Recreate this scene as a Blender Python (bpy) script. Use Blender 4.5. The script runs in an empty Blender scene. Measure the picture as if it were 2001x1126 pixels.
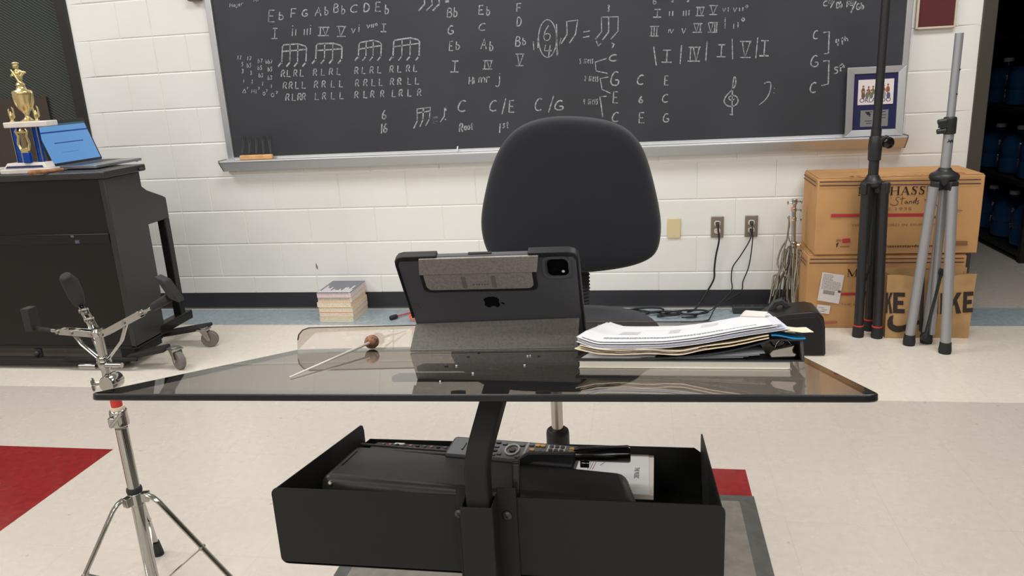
import bpy, bmesh, math, random
import numpy as np
from mathutils import Vector, Matrix

# ------------------------------------------------------------------ camera, world, lights, exposure
sc = bpy.context.scene
COL = sc.collection
PI = math.pi
FPX, CW, CH = 1500.0, 2001.0, 1126.0
YAW, PITCH, ROLL = -0.17598882458242068, 0.2721218500176554, -0.054458241261450324
CAMP = np.array([2.7573383776671645, -4.22434693565917, 1.3157809961826825])

def cam_axes():
    cy, sy = math.cos(YAW), math.sin(YAW); cp, sp = math.cos(PITCH), math.sin(PITCH); cr, sr = math.cos(ROLL), math.sin(ROLL)
    f0 = np.array([sy, cy, 0.]); r0 = np.array([cy, -sy, 0.]); u0 = np.array([0, 0, 1.])
    f = f0*cp - u0*sp; u = u0*cp + f0*sp
    return r0*cr + u*sr, u*cr - r0*sr, f
CR, CU, CF = cam_axes()
cam = bpy.data.cameras.new('camera'); camo = bpy.data.objects.new('camera', cam); COL.objects.link(camo)
cam.sensor_width = 36.0; cam.sensor_fit = 'HORIZONTAL'; cam.lens = 36.0*FPX/CW; cam.clip_start = 0.05; cam.clip_end = 60
M = Matrix(((CR[0], CU[0], -CF[0], CAMP[0]), (CR[1], CU[1], -CF[1], CAMP[1]), (CR[2], CU[2], -CF[2], CAMP[2]), (0, 0, 0, 1)))
camo.matrix_world = M
sc.camera = camo

w = bpy.data.worlds.new('world'); sc.world = w; w.use_nodes = True
w.node_tree.nodes['Background'].inputs[0].default_value = (0.9, 0.95, 1.0, 1)
w.node_tree.nodes['Background'].inputs[1].default_value = 0.02

sc.view_settings.view_transform = 'Standard'; sc.view_settings.look = 'None'
sc.view_settings.gamma = 1.0; sc.view_settings.use_curve_mapping = False
sc.view_settings.exposure = 0.2
CEIL = 3.0
def area_lamp(x, y, sx, sy, power, col=(0.985, 0.99, 1.0)):
    l = bpy.data.lights.new('fluorescent_panel', 'AREA'); l.shape = 'RECTANGLE'; l.size = sx; l.size_y = sy; l.energy = power; l.color = col
    o = bpy.data.objects.new('fluorescent_panel', l); COL.objects.link(o); o.location = (x, y, CEIL-0.03)
for lx in (-0.9, 1.6, 4.1):
    for ly, pw in ((-1.35, 29), (-3.9, 25), (-6.5, 25), (-9.1, 25), (-11.7, 25)):
        area_lamp(lx, ly, 1.2, 0.6, pw)

# ------------------------------------------------------------------ pixel of the photograph -> point on a plane of the room
def ray(u, v):
    return CF + CR*(u-CW/2)/FPX - CU*(v-CH/2)/FPX
def PY(u, v, y):
    d = ray(u, v); t = (y-CAMP[1])/d[1]; return Vector(CAMP+t*d)
def PZ(u, v, z):
    d = ray(u, v); t = (z-CAMP[2])/d[2]; return Vector(CAMP+t*d)
def PX(u, v, x):
    d = ray(u, v); t = (x-CAMP[0])/d[0]; return Vector(CAMP+t*d)
V = Vector

# ------------------------------------------------------------------ materials
def lin(c):
    c = c/255.0
    return c/12.92 if c <= 0.04045 else ((c+0.055)/1.055)**2.4
def rgb(c): return (lin(c[0]), lin(c[1]), lin(c[2]), 1.0)
MATS = {}
def mat(name, c, rough=0.5, metal=0.0, noise=None, bump=None, spec=0.5, coat=0.0, emit=None, trans=0.0, ior=1.45, sheen=0.0, alpha=1.0):
    if name in MATS: return MATS[name]
    m = bpy.data.materials.new(name); m.use_nodes = True
    nt = m.node_tree; b = nt.nodes['Principled BSDF']
    b.inputs['Base Color'].default_value = rgb(c); b.inputs['Roughness'].default_value = rough
    b.inputs['Metallic'].default_value = metal; b.inputs['Specular IOR Level'].default_value = spec
    b.inputs['Coat Weight'].default_value = coat; b.inputs['IOR'].default_value = ior
    b.inputs['Transmission Weight'].default_value = trans; b.inputs['Sheen Weight'].default_value = sheen
    b.inputs['Alpha'].default_value = alpha
    if emit:
        b.inputs['Emission Color'].default_value = rgb(emit[0]); b.inputs['Emission Strength'].default_value = emit[1]
    if noise or bump:
        g = nt.nodes.new('ShaderNodeNewGeometry')
    if noise:
        sc_, amt = noise[0], noise[1]; c2 = noise[2] if len(noise) > 2 else tuple(x*(1-amt) for x in c)
        n = nt.nodes.new('ShaderNodeTexNoise'); n.inputs['Scale'].default_value = sc_; n.inputs['Detail'].default_value = 5
        nt.links.new(g.outputs['Position'], n.inputs['Vector'])
        r = nt.nodes.new('ShaderNodeValToRGB'); r.color_ramp.elements[0].color = rgb(c2); r.color_ramp.elements[1].color = rgb(c)
        r.color_ramp.elements[0].position = 0.35; r.color_ramp.elements[1].position = 0.6
        if len(noise) > 3: r.color_ramp.elements[0].position, r.color_ramp.elements[1].position = noise[3]
        nt.links.new(n.outputs['Fac'], r.inputs['Fac']); nt.links.new(r.outputs['Color'], b.inputs['Base Color'])
    if bump:
        n2 = nt.nodes.new('ShaderNodeTexNoise'); n2.inputs['Scale'].default_value = bump[0]; n2.inputs['Detail'].default_value = 3
        nt.links.new(g.outputs['Position'], n2.inputs['Vector'])
        bm_ = nt.nodes.new('ShaderNodeBump'); bm_.inputs['Strength'].default_value = bump[1]; bm_.inputs['Distance'].default_value = bump[2] if len(bump) > 2 else 0.002
        nt.links.new(n2.outputs['Fac'], bm_.inputs['Height']); nt.links.new(bm_.outputs['Normal'], b.inputs['Normal'])
    MATS[name] = m
    return m

M_wall = mat('painted_block', (233, 232, 227), 0.45, noise=(1.3, 0.03), bump=(60, 0.25, 0.0015))
M_plain = mat('painted_plaster', (220, 215, 205), 0.6)
M_far = mat('far_wall_dark_for_reflections', (120, 114, 106), 0.7)  # unseen walls darkened to give the chrome something dark to reflect
M_ceil = mat('ceiling_tile', (225, 222, 215), 0.8)
def tile_mat(name, c, amt):
    m = mat(name, c, 0.22, noise=(38, amt), spec=0.5)
    nt = m.node_tree; b = nt.nodes['Principled BSDF']
    g = nt.nodes.new('ShaderNodeNewGeometry')
    # scuffs
    n = nt.nodes.new('ShaderNodeTexNoise'); n.inputs['Scale'].default_value = 7; n.inputs['Detail'].default_value = 8; n.inputs['Roughness'].default_value = 0.75
    nt.links.new(g.outputs['Position'], n.inputs['Vector'])
    mr = nt.nodes.new('ShaderNodeMapRange'); mr.inputs[1].default_value = 0.35; mr.inputs[2].default_value = 0.7; mr.inputs[3].default_value = 0.16; mr.inputs[4].default_value = 0.34
    nt.links.new(n.outputs['Fac'], mr.inputs[0]); nt.links.new(mr.outputs[0], b.inputs['Roughness'])
    # sparse dark specks
    v = nt.nodes.new('ShaderNodeTexVoronoi'); v.inputs['Scale'].default_value = 9
    nt.links.new(g.outputs['Position'], v.inputs['Vector'])
    lt = nt.nodes.new('ShaderNodeMath'); lt.operation = 'LESS_THAN'; lt.inputs[1].default_value = 0.045
    nt.links.new(v.outputs['Distance'], lt.inputs[0])
    mul = nt.nodes.new('ShaderNodeMath'); mul.operation = 'MULTIPLY'; mul.inputs[1].default_value = 0.3
    nt.links.new(lt.outputs[0], mul.inputs[0])
    mx = nt.nodes.new('ShaderNodeMixRGB'); mx.inputs[2].default_value = rgb(tuple(x*0.55 for x in c))
    old = b.inputs['Base Color'].links[0].from_socket
    nt.links.new(mul.outputs[0], mx.inputs[0]); nt.links.new(old, mx.inputs[1])
    # 12 inch tile joints, hardly visible
    sp = nt.nodes.new('ShaderNodeSeparateXYZ'); nt.links.new(g.outputs['Position'], sp.inputs[0])
    last = None
    for ax, off in ((0, 0.73), (1, 0.0)):
        a = nt.nodes.new('ShaderNodeMath'); a.operation = 'SUBTRACT'; a.inputs[1].default_value = off; nt.links.new(sp.outputs[ax], a.inputs[0])
        d = nt.nodes.new('ShaderNodeMath'); d.operation = 'PINGPONG'; d.inputs[1].default_value = 0.1524; nt.links.new(a.outputs[0], d.inputs[0])
        l = nt.nodes.new('ShaderNodeMath'); l.operation = 'LESS_THAN'; l.inputs[1].default_value = 0.0009; nt.links.new(d.outputs[0], l.inputs[0])
        if last is None: last = l
        else:
            q = nt.nodes.new('ShaderNodeMath'); q.operation = 'MAXIMUM'; nt.links.new(last.outputs[0], q.inputs[0]); nt.links.new(l.outputs[0], q.inputs[1]); last = q
    m2 = nt.nodes.new('ShaderNodeMath'); m2.operation = 'MULTIPLY'; m2.inputs[1].default_value = 0.22; nt.links.new(last.outputs[0], m2.inputs[0])
    mx2 = nt.nodes.new('ShaderNodeMixRGB'); mx2.inputs[2].default_value = rgb(tuple(x*0.7 for x in c))
    nt.links.new(m2.outputs[0], mx2.inputs[0]); nt.links.new(mx.outputs[0], mx2.inputs[1]); nt.links.new(mx2.outputs[0], b.inputs['Base Color'])
    return m
M_cream = tile_mat('cream_floor_tile', (233, 224, 209), 0.025)
M_beige = tile_mat('beige_floor_tile', (203, 194, 183), 0.025)
M_bluet = tile_mat('blue_grey_floor_tile', (163, 176, 182), 0.08)
M_red = tile_mat('red_floor_tile', (142, 42, 42), 0.10)
M_basebd = mat('black_vinyl_base', (45, 45, 49), 0.45)
M_black = mat('black_plastic', (40, 40, 41), 0.42)
M_blackm = mat("black_powder_coat", (47, 47, 46), 0.6, spec=0.15, bump=(400, 0.15, 0.0005))
M_blackg = mat('black_gloss', (14, 14, 14), 0.12, coat=0.3)
M_piano = mat('black_polished_wood', (26, 26, 24), 0.32, spec=0.35)
M_pianoside = mat('black_satin_wood', (46, 46, 44), 0.35)
M_rubber = mat('black_rubber', (38, 38, 39), 0.7)
M_fabric = mat('black_upholstery', (43, 44, 50), 0.95, sheen=0.15, bump=(900, 0.5, 0.001), spec=0.2)
M_chrome = mat('chrome', (176, 175, 171), 0.10, 1.0)
M_steel = mat('brushed_steel', (165, 160, 152), 0.35, 1.0)
M_alu = mat('satin_aluminium', (206, 207, 209), 0.42, 0.85)
M_alutube = mat('anodised_tube', (166, 166, 169), 0.45, 0.5)
M_gold = mat('gold_plastic', (214, 196, 142), 0.25, 0.85)
M_white = mat('white_paper', (220, 219, 220), 0.85)
M_off = mat('cream_paper', (232, 226, 210), 0.85)
M_card = mat('cardboard', (200, 152, 100), 0.85, noise=(6, 0.06))
M_kraft = mat('kraft_paper', (190, 152, 104), 0.85, noise=(14, 0.07))
M_ink = mat('black_ink', (34, 30, 30), 0.8)
M_inkblue = mat('dark_violet_ink', (66, 48, 62), 0.8)
M_redink = mat('red_ink', (184, 52, 58), 0.8)
M_grey = mat('grey_rubber', (122, 117, 108), 0.85, noise=(30, 0.10), bump=(200, 0.3))
M_board = mat('slate_board', (58, 60, 65), 0.5, noise=(2.2, 0.10), spec=0.4)
M_chalk = mat('chalk', (172, 174, 177), 0.95, noise=(90, 0.30, (112, 114, 118), (0.36, 0.60)))
M_wood = mat('light_wood', (226, 176, 120), 0.6, noise=(20, 0.12))
M_marble = mat('white_marble', (226, 220, 214), 0.3, noise=(15, 0.06))

# ------------------------------------------------------------------ mesh building
class MB:
    def __init__(s): s.v = []; s.f = []; s.mi = []
    def add(s, vs, fs, mi=0):
        n = len(s.v); s.v += [V(x) for x in vs]; s.f += [tuple(i+n for i in f) for f in fs]; s.mi += [mi]*len(fs)
        return s
    def hexa(s, p, mi=0):      # 8 points: bottom ring 0-3, top ring 4-7
        return s.add(p, [(3, 2, 1, 0), (4, 5, 6, 7), (0, 1, 5, 4), (1, 2, 6, 5), (2, 3, 7, 6), (3, 0, 4, 7)], mi)
    def box(s, x0, x1, y0, y1, z0, z1, mi=0):
        return s.hexa([(x0, y0, z0), (x1, y0, z0), (x1, y1, z0), (x0, y1, z0), (x0, y0, z1), (x1, y0, z1), (x1, y1, z1), (x0, y1, z1)], mi)
    def obox(s, c, ax, ay, az, mi=0):   # half vectors
        c = V(c); ax = V(ax); ay = V(ay); az = V(az)
        return s.hexa([c-ax-ay-az, c+ax-ay-az, c+ax+ay-az, c-ax+ay-az, c-ax-ay+az, c+ax-ay+az, c+ax+ay+az, c-ax+ay+az], mi)
    def beam(s, p0, p1, wid, th, up=(0, 0, 1), mi=0):
        p0 = V(p0); p1 = V(p1); d = (p1-p0); L = d.length; d.normalize()
        sd = d.cross(V(up))
        if sd.length < 1e-4: sd = d.cross(V((0, 1, 0)))
        sd.normalize(); n = sd.cross(d).normalized()
        return s.obox((p0+p1)/2, d*(L/2), sd*(wid/2), n*(th/2), mi)
    def tube(s, pts, r, seg=12, cap=True, mi=0, flat=None):
        pts = [V(x) for x in pts]; n = len(pts)
        rs = r if isinstance(r, (list, tuple)) else [r]*n
        prev = None; rings = []
        for i in range(n):
            t = (pts[min(i+1, n-1)]-pts[max(i-1, 0)]).normalized()
            if prev is None:
                a = V((0, 0, 1)) if abs(t.z) < 0.9 else V((1, 0, 0))
                x = t.cross(a).normalized()
            else:
                x = (prev - t*prev.dot(t)).normalized()
            prev = x; y = t.cross(x)
            rings.append([pts[i]+x*(rs[i]*math.cos(2*PI*k/seg))+y*((flat or 1)*rs[i]*math.sin(2*PI*k/seg)) for k in range(seg)])
        vs = [q for rg in rings for q in rg]; fs = []
        for i in range(n-1):
            for k in range(seg):
                a = i*seg+k; b_ = i*seg+(k+1) % seg
                fs.append((a, b_, b_+seg, a+seg))
        if cap:
            fs.append(tuple(range(seg-1, -1, -1))); fs.append(tuple((n-1)*seg+k for k in range(seg)))
        return s.add(vs, fs, mi)
    def lathe(s, o, prof, axis=(0, 0, 1), seg=20, mi=0):   # prof: (radius, height along axis)
        o = V(o); ax = V(axis).normalized()
        a = V((1, 0, 0)) if abs(ax.x) < 0.8 else V((0, 1, 0))
        x = (a-ax*a.dot(ax)).normalized(); y = ax.cross(x)
        vs = []; fs = []
        for r, h in prof:
            for k in range(seg):
                vs.append(o+ax*h+x*(max(r, 1e-5)*math.cos(2*PI*k/seg))+y*(max(r, 1e-5)*math.sin(2*PI*k/seg)))
        for i in range(len(prof)-1):
            for k in range(seg):
                a_ = i*seg+k; b_ = i*seg+(k+1) % seg
                fs.append((a_, b_, b_+seg, a_+seg))
        fs.append(tuple(range(seg-1, -1, -1))); fs.append(tuple((len(prof)-1)*seg+k for k in range(seg)))
        return s.add(vs, fs, mi)
    def ball(s, c, r, sx=1, sy=1, sz=1, seg=14, mi=0):
        c = V(c); vs = []; fs = []; R = seg//2
        for i in range(R+1):
            th = PI*i/R
            for k in range(seg):
                ph = 2*PI*k/seg; rr = max(math.sin(th), 1e-4)
                vs.append(c+V((r*sx*rr*math.cos(ph), r*sy*rr*math.sin(ph), r*sz*math.cos(th))))
        for i in range(R):
            for k in range(seg):
                fs.append((i*seg+k, (i+1)*seg+k, (i+1)*seg+(k+1) % seg, i*seg+(k+1) % seg))
        return s.add(vs, fs, mi)
    def prism(s, poly, n, mi=0):        # closed polygon (3D points) extruded by vector n
        n = V(n); k = len(poly); vs = [V(p) for p in poly]+[V(p)+n for p in poly]
        fs = [tuple(range(k-1, -1, -1)), tuple(range(k, 2*k))]+[(i, (i+1) % k, (i+1) % k+k, i+k) for i in range(k)]
        return s.add(vs, fs, mi)
    def grid(s, fn, nu, nv, mi=0):
        vs = [fn(i/nu, j/nv) for j in range(nv+1) for i in range(nu+1)]
        fs = [(j*(nu+1)+i, j*(nu+1)+i+1, (j+1)*(nu+1)+i+1, (j+1)*(nu+1)+i) for j in range(nv) for i in range(nu)]
        return s.add(vs, fs, mi)
    def sheet(s, fn, nu, nv, th, mi=0):  # thick curved sheet
        a = [V(fn(i/nu, j/nv)) for j in range(nv+1) for i in range(nu+1)]
        N = len(a); th = V(th); b = [p-th for p in a]; W_ = nu+1; fs = []
        for j in range(nv):
            for i in range(nu):
                q = (j*W_+i, j*W_+i+1, (j+1)*W_+i+1, (j+1)*W_+i); fs.append(q); fs.append(tuple(x+N for x in reversed(q)))
        bd = [i for i in range(nu)]+[j*W_+nu for j in range(nv)]+[nv*W_+i for i in range(nu, 0, -1)]+[j*W_ for j in range(nv, 0, -1)]
        for i in range(len(bd)):
            p, q = bd[i], bd[(i+1) % len(bd)]; fs.append((q, p, p+N, q+N))
        return s.add(a+b, fs, mi)
    def ribbon(s, pts, wid, nrm, lift=0.0, mi=0):   # flat stroke on a surface
        pts = [V(p) for p in pts]; nrm = V(nrm).normalized()
        L = []; R = []
        for i in range(len(pts)):
            t = (pts[min(i+1, len(pts)-1)]-pts[max(i-1, 0)])
            if t.length < 1e-9: t = V((1, 0, 0))
            t.normalize(); sd = nrm.cross(t).normalized()*(wid/2); L.append(pts[i]+sd+nrm*lift); R.append(pts[i]-sd+nrm*lift)
        n = len(pts)
        return s.add(L+R, [(i, i+1, n+i+1, n+i) for i in range(n-1)], mi)
    def build(s, name, mats, parent=None, bevel=0, smooth=None, seg=2, sub=0):
        me = bpy.data.meshes.new(name)
        loc = ROOTLOC.get(parent.name, V((0, 0, 0))) if parent else V((0, 0, 0))
        me.from_pydata([v-loc for v in s.v], [], s.f); me.validate()
        if not isinstance(mats, (list, tuple)): mats = [mats]
        for m in mats: me.materials.append(m)
        for p, i in zip(me.polygons, s.mi): p.material_index = i
        bm = bmesh.new(); bm.from_mesh(me); bmesh.ops.recalc_face_normals(bm, faces=bm.faces); bm.to_mesh(me); bm.free()
        o = bpy.data.objects.new(name, me); COL.objects.link(o)
        if parent: o.parent = parent; ROOTLOC[o.name] = loc
        if smooth:
            for p in me.polygons: p.use_smooth = True
            if smooth != True: me.set_sharp_from_angle(angle=math.radians(smooth))
        if bevel:
            b = o.modifiers.new('bevel', 'BEVEL'); b.width = bevel; b.segments = seg; b.limit_method = 'ANGLE'; b.angle_limit = math.radians(35); b.use_clamp_overlap = True
            for p in me.polygons: p.use_smooth = True
            me.set_sharp_from_angle(angle=math.radians(35))
            b.harden_normals = False
        if sub:
            q = o.modifiers.new('sub', 'SUBSURF'); q.levels = sub; q.render_levels = sub
        return o
ROOTLOC = {}
def thing(name, loc, label, cat, group=None):
    o = bpy.data.objects.new(name, None); COL.objects.link(o); o.location = loc; o.empty_display_size = 0.05
    ROOTLOC[o.name] = V(loc); o['label'] = label; o['category'] = cat
    if group: o['group'] = group
    return o
def tag(o, label, cat, group=None, kind=None):
    o['label'] = label; o['category'] = cat
    if group: o['group'] = group
    if kind: o['kind'] = kind
    return o
def struct(o): o['kind'] = 'structure'; return o
def arc(c, r, a0, a1, n, ex, ey):
    return [V(c)+V(ex)*(r*math.cos(a0+(a1-a0)*i/n))+V(ey)*(r*math.sin(a0+(a1-a0)*i/n)) for i in range(n+1)]
def rrect(x0, x1, y0, y1, r, n=5):
    out = []
    for cx, cy, a in ((x1-r, y1-r, 0), (x0+r, y1-r, PI/2), (x0+r, y0+r, PI), (x1-r, y0+r, 1.5*PI)):
        for i in range(n+1):
            t = a+PI/2*i/n; out.append((cx+r*math.cos(t), cy+r*math.sin(t)))
    return out
def text_poly(mb, txt, org, ex, ey, size, nrm, lift=0.0006, mi=0, align='LEFT', shear=0.0, bold=0.0, sx=1.0):
    cu = bpy.data.curves.new('lettering', 'FONT'); cu.body = txt; cu.size = 1.0; cu.align_x = align; cu.shear = shear; cu.offset = bold; cu.fill_mode = 'FRONT'; cu.resolution_u = 3
    ob = bpy.data.objects.new('lettering', cu); COL.objects.link(ob)
    dg = bpy.context.evaluated_depsgraph_get(); me = bpy.data.meshes.new_from_object(ob.evaluated_get(dg))
    org = V(org); ex = V(ex); ey = V(ey); n = V(nrm)
    vs = [org+ex*(v.co.x*size*sx)+ey*(v.co.y*size)+n*lift for v in me.vertices]
    mb.add(vs, [tuple(p.vertices) for p in me.polygons], mi)
    bpy.data.objects.remove(ob); bpy.data.curves.remove(cu); bpy.data.meshes.remove(me)
    return mb
# ------------------------------------------------------------------ the room
XL, XR = -0.505, 4.375          # edges of the block wall between the two doorways
B = 0.2032
def block_wall():
    mb = MB(); rnd = random.Random(4)
    jh, jv, c = 0.013, 0.008, 0.006
    nz = int(CEIL/B)+1
    for k in range(nz):
        z0 = k*B; z1 = min((k+1)*B, CEIL)
        xs = []
        # bond runs from a straight joint at x = 0
        odd = (k % 2 == 1)
        xs += [i*2*B+(B if odd else 0) for i in range(0, 12)]
        if odd: xs.append(0.0)
        xs += [-(i*2*B+(0 if odd else B)) for i in range(0, 3)]
        if not odd: xs.append(0.0)
        xs = sorted(set(round(x, 4) for x in xs if XL+0.05 < x < XR-0.05))
        xs = [XL]+xs+[XR]
        for a, b_ in zip(xs[:-1], xs[1:]):
            dy = rnd.uniform(-0.0008, 0.0008)
            ja = 0 if a == XL else jv/2; jb = 0 if b_ == XR else jv/2
            # front face, sloped rim top and bottom, shallow rim at the sides
            fx0, fx1, fz0, fz1 = a+ja, b_-jb, z0+jh/2, z1-jh/2
            R = 0.0095
            vs = [(fx0, dy, fz0), (fx1, dy, fz0), (fx1, dy, fz1), (fx0, dy, fz1),
                  (a, R*0.40 if ja else dy, z0), (b_, R*0.40 if jb else dy, z0), (b_, R*0.40 if jb else dy, z1), (a, R*0.40 if ja else dy, z1)]
            mb.add(vs, [(0, 1, 2, 3), (4, 5, 1, 0), (5, 6, 2, 1), (6, 7, 3, 2), (7, 4, 0, 3)])
            # deeper bed joint strip
    o = mb.build('wall_back', M_wall)
    return struct(o)
block_wall()
mb = MB(); mb.box(XL, XR, 0.012, 0.2, 0, CEIL); mb.box(-3.6, -1.6, 0, 0.2, 0, CEIL); mb.box(5.45, 7.2, 0, 0.2, 0, CEIL)
mb.box(-1.6, XL, 0, 0.2, 2.2, CEIL); mb.box(XR, 5.45, 0, 0.2, 2.2, CEIL)
struct(mb.build('wall_back_core', M_plain))
mb = MB(); mb.box(-3.7, -3.6, -13.2, 0.2, 0, CEIL); struct(mb.build('wall_left', M_plain))
mb = MB(); mb.box(7.2, 7.3, -13.2, 0.2, 0, CEIL); struct(mb.build('wall_right', M_far))
mb = MB(); mb.box(-3.7, 7.3, -13.3, -13.2, 0, CEIL); struct(mb.build('wall_front', M_far))
mb = MB(); mb.box(-3.7, 7.3, -13.3, 0.2, CEIL, CEIL+0.1); struct(mb.build('ceiling', M_ceil))
# floor: fields of tile
mb = MB()
def field(x0, x1, y0, y1, mi): mb.add([(x0, y0, 0), (x1, y0, 0), (x1, y1, 0), (x0, y1, 0)], [(0, 1, 2, 3)], mi)
L_, R_ = -3.7, 7.3
YB, YS, YR = -0.325, -1.245, -1.83
field(L_, R_, YB, -0.03, 2)                        # blue strip along the wall
field(L_, R_, -0.03, 0.2, 1)
field(L_, R_, YS, YB, 0)
field(L_, R_, YR, YS, 1)
field(L_, -0.6, -13.3, YR, 1); field(-0.6, 0.735, -2.75, YR, 3); field(-0.6, 0.735, -13.3, -2.75, 1)
field(0.735, 2.175, -13.3, YR, 1)
field(2.175, 3.09, -2.75, YR, 3); field(2.175, 3.09, -13.3, -2.75, 1); field(3.09, R_, -13.3, YR, 1)
field(4.2, 6.6, 0.2, 3.4, 1)
struct(mb.build('floor', [M_cream, M_beige, M_bluet, M_red]))
# baseboard
mb = MB(); mb.prism([(XL, 0.004, 0.0), (XL, -0.010, 0.0), (XL, -0.004, 0.008), (XL, -0.004, 0.100), (XL, 0.004, 0.102)], (XR-XL-0.02, 0, 0))
struct(mb.build('baseboard_back', M_basebd))
# dark doors -------------------------------------------------
M_frame = mat('black_door_frame', (38, 37, 34), 0.5)
M_hatch = mat('wire_glass_dark', (50, 55, 51), 0.3)
nt = M_hatch.node_tree; b_ = nt.nodes['Principled BSDF']; g_ = nt.nodes.new('ShaderNodeNewGeometry')
wv = nt.nodes.new('ShaderNodeTexWave'); wv.inputs['Scale'].default_value = 22; wv.bands_direction = 'DIAGONAL'; wv.inputs['Distortion'].default_value = 0.0
mpv = nt.nodes.new('ShaderNodeMapping'); mpv.inputs['Scale'].default_value = (1, 0, 1.6); nt.links.new(g_.outputs['Position'], mpv.inputs[0]); nt.links.new(mpv.outputs[0], wv.inputs['Vector'])
rp = nt.nodes.new('ShaderNodeValToRGB'); rp.color_ramp.elements[0].color = rgb((34, 39, 37)); rp.color_ramp.elements[1].color = rgb((74, 80, 74)); rp.color_ramp.elements[0].position = 0.25; rp.color_ramp.elements[1].position = 0.9
nt.links.new(wv.outputs['Fac'], rp.inputs[0]); nt.links.new(rp.outputs[0], b_.inputs['Base Color'])
mb = MB(); mb.box(-1.6, XL, -0.012, 0.14, 2.12, 2.2); mb.box(-0.575, XL, -0.012, 0.14, 0, 2.12); mb.box(-1.6, -1.54, -0.012, 0.14, 0, 2.12)
dl = struct(mb.build('door_1', M_frame, bevel=0.003))
mb = MB(); mb.box(-1.54, -0.575, 0.06, 0.10, 0.0, 2.12); mb.build('door_panel', M_hatch, dl)
mb = MB(); mb.box(-1.54, -0.80, 0.045, 0.06, 0.0, 1.33); mb.build('lower_brown_slab', mat('brown_panel', (66, 56, 50), 0.5), dl)  # brown slab in front of the lower left of the door
mb = MB(); mb.box(XR-0.002, XR+0.062, -0.012, 0.22, 0, 2.14); mb.box(5.39, 5.452, -0.012, 0.22, 0, 2.14); mb.box(XR+0.062, 5.39, -0.012, 0.22, 2.08, 2.14)
d2 = struct(mb.build('door_2', mat('bronze_door_frame', (66, 62, 54), 0.45), bevel=0.004))
mb = MB(); mb.box(XR+0.066, XR+0.072, 0.02, 0.055, 0.86, 1.0); mb.build('strike_plate', M_steel, d2)
# store room beyond the right doorway
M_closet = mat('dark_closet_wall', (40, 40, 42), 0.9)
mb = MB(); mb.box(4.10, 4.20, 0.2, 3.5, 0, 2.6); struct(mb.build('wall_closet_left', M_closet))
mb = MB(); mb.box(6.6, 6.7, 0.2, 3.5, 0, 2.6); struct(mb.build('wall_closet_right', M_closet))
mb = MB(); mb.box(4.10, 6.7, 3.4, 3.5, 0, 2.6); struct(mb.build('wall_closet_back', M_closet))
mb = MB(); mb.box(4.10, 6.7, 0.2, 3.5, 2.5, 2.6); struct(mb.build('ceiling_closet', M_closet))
# shelving with water jugs
M_shelf = mat('black_shelf', (14, 14, 16), 0.6)
sh = thing('storage_shelf', (5.35, 1.9, 0), 'tall black storage rack with shelves inside the dark store room', 'shelf')
mb = MB(); mb.box(5.085, 5.62, 0.905, 0.945, 0, 2.2); mb.build('end_panel', M_shelf, sh, bevel=0.003)
mb = MB(); mb.box(5.085, 5.62, 2.86, 2.90, 0, 2.2); mb.build('end_panel', M_shelf, sh, bevel=0.003)
mb = MB(); mb.box(5.60, 5.62, 0.945, 2.86, 0, 2.2); mb.build('back_panel', M_shelf, sh)
for z in (0.07, 0.50, 0.94, 1.40, 1.9):
    mb = MB(); mb.box(5.085, 5.60, 0.945, 2.86, z-0.035, z); mb.build('shelf_board', M_shelf, sh)
M_jug = mat('blue_jug_plastic', (34, 66, 102), 0.15, trans=0.3, ior=1.3)
def jug(x, y, z, label, s=1.0):
    t = thing('water_jug', (x, y, z), label, 'water jug', 'blue water jugs in the store room')
    m_ = MB(); m_.lathe((x, y, z), [(0.10*s, 0), (0.125*s, 0.012*s), (0.125*s, 0.10*s), (0.118*s, 0.112*s), (0.125*s, 0.124*s), (0.125*s, 0.21*s), (0.09*s, 0.255*s), (0.032*s, 0.275*s), (0.030*s, 0.31*s)], seg=20)
    m_.build('bottle', M_jug, t, smooth=50)
    m_ = MB(); m_.lathe((x, y, z+0.30*s), [(0.034*s, 0), (0.034*s, 0.022*s), (0.03*s, 0.028*s)], seg=16); m_.build('cap', mat('pale_cap', (190, 200, 205), 0.5), t, smooth=50)
for (lvl, z, nm) in ((0, 0.07, 'bottom'), (1, 0.50, 'second'), (2, 0.94, 'third')):
    for i, y in enumerate((1.10, 1.40, 1.72)):
        jug(5.23, y, z+0.0012, 'blue water jug on the %s shelf of the dark rack, %s the doorway' % (nm, ('nearest', 'midway behind', 'farthest from')[i]), (1.0, 0.95, 0.92)[i])

# ------------------------------------------------------------------ chalkboard
BY = -0.030
BX0, BX1, BZ0, BZ1 = 0.411, 4.020, 0.918, 2.13
cb = thing('chalkboard', (2.2, 0, 0.86), 'long black chalkboard covered in chalk music notes on the white block wall', 'chalkboard')
mb = MB(); mb.box(BX0-0.01, BX1+0.01, BY, -0.001, BZ0-0.03, BZ1+0.01); mb.build('writing_surface', M_board, cb)
for x0, x1 in ((0.376, 0.413), (BX1-0.002, 4.047)):
    mb = MB(); mb.box(x0, x1, -0.042, -0.001, BZ0-0.01, BZ1+0.03); mb.build('side_frame', M_alu, cb, bevel=0.003)
mb = MB(); mb.box(0.376, 4.047, -0.042, -0.001, BZ1, BZ1+0.035); mb.build('top_frame', M_alu, cb, bevel=0.003)
mb = MB(); mb.prism([(0.345, -0.001, 0.916), (0.345, -0.092, 0.916), (0.345, -0.094, 0.906), (0.345, -0.055, 0.856), (0.345, -0.001, 0.852)], (3.712, 0, 0)); mb.build('chalk_tray', M_alu, cb, bevel=0.003)
for x in (0.343, 4.056):
    mb = MB(); mb.prism([(x, -0.001, 0.920), (x, -0.095, 0.920), (x, -0.096, 0.904), (x, -0.055, 0.853), (x, -0.001, 0.849)], (0.003, 0, 0)); mb.build('tray_end_cap', M_steel, cb)
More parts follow.
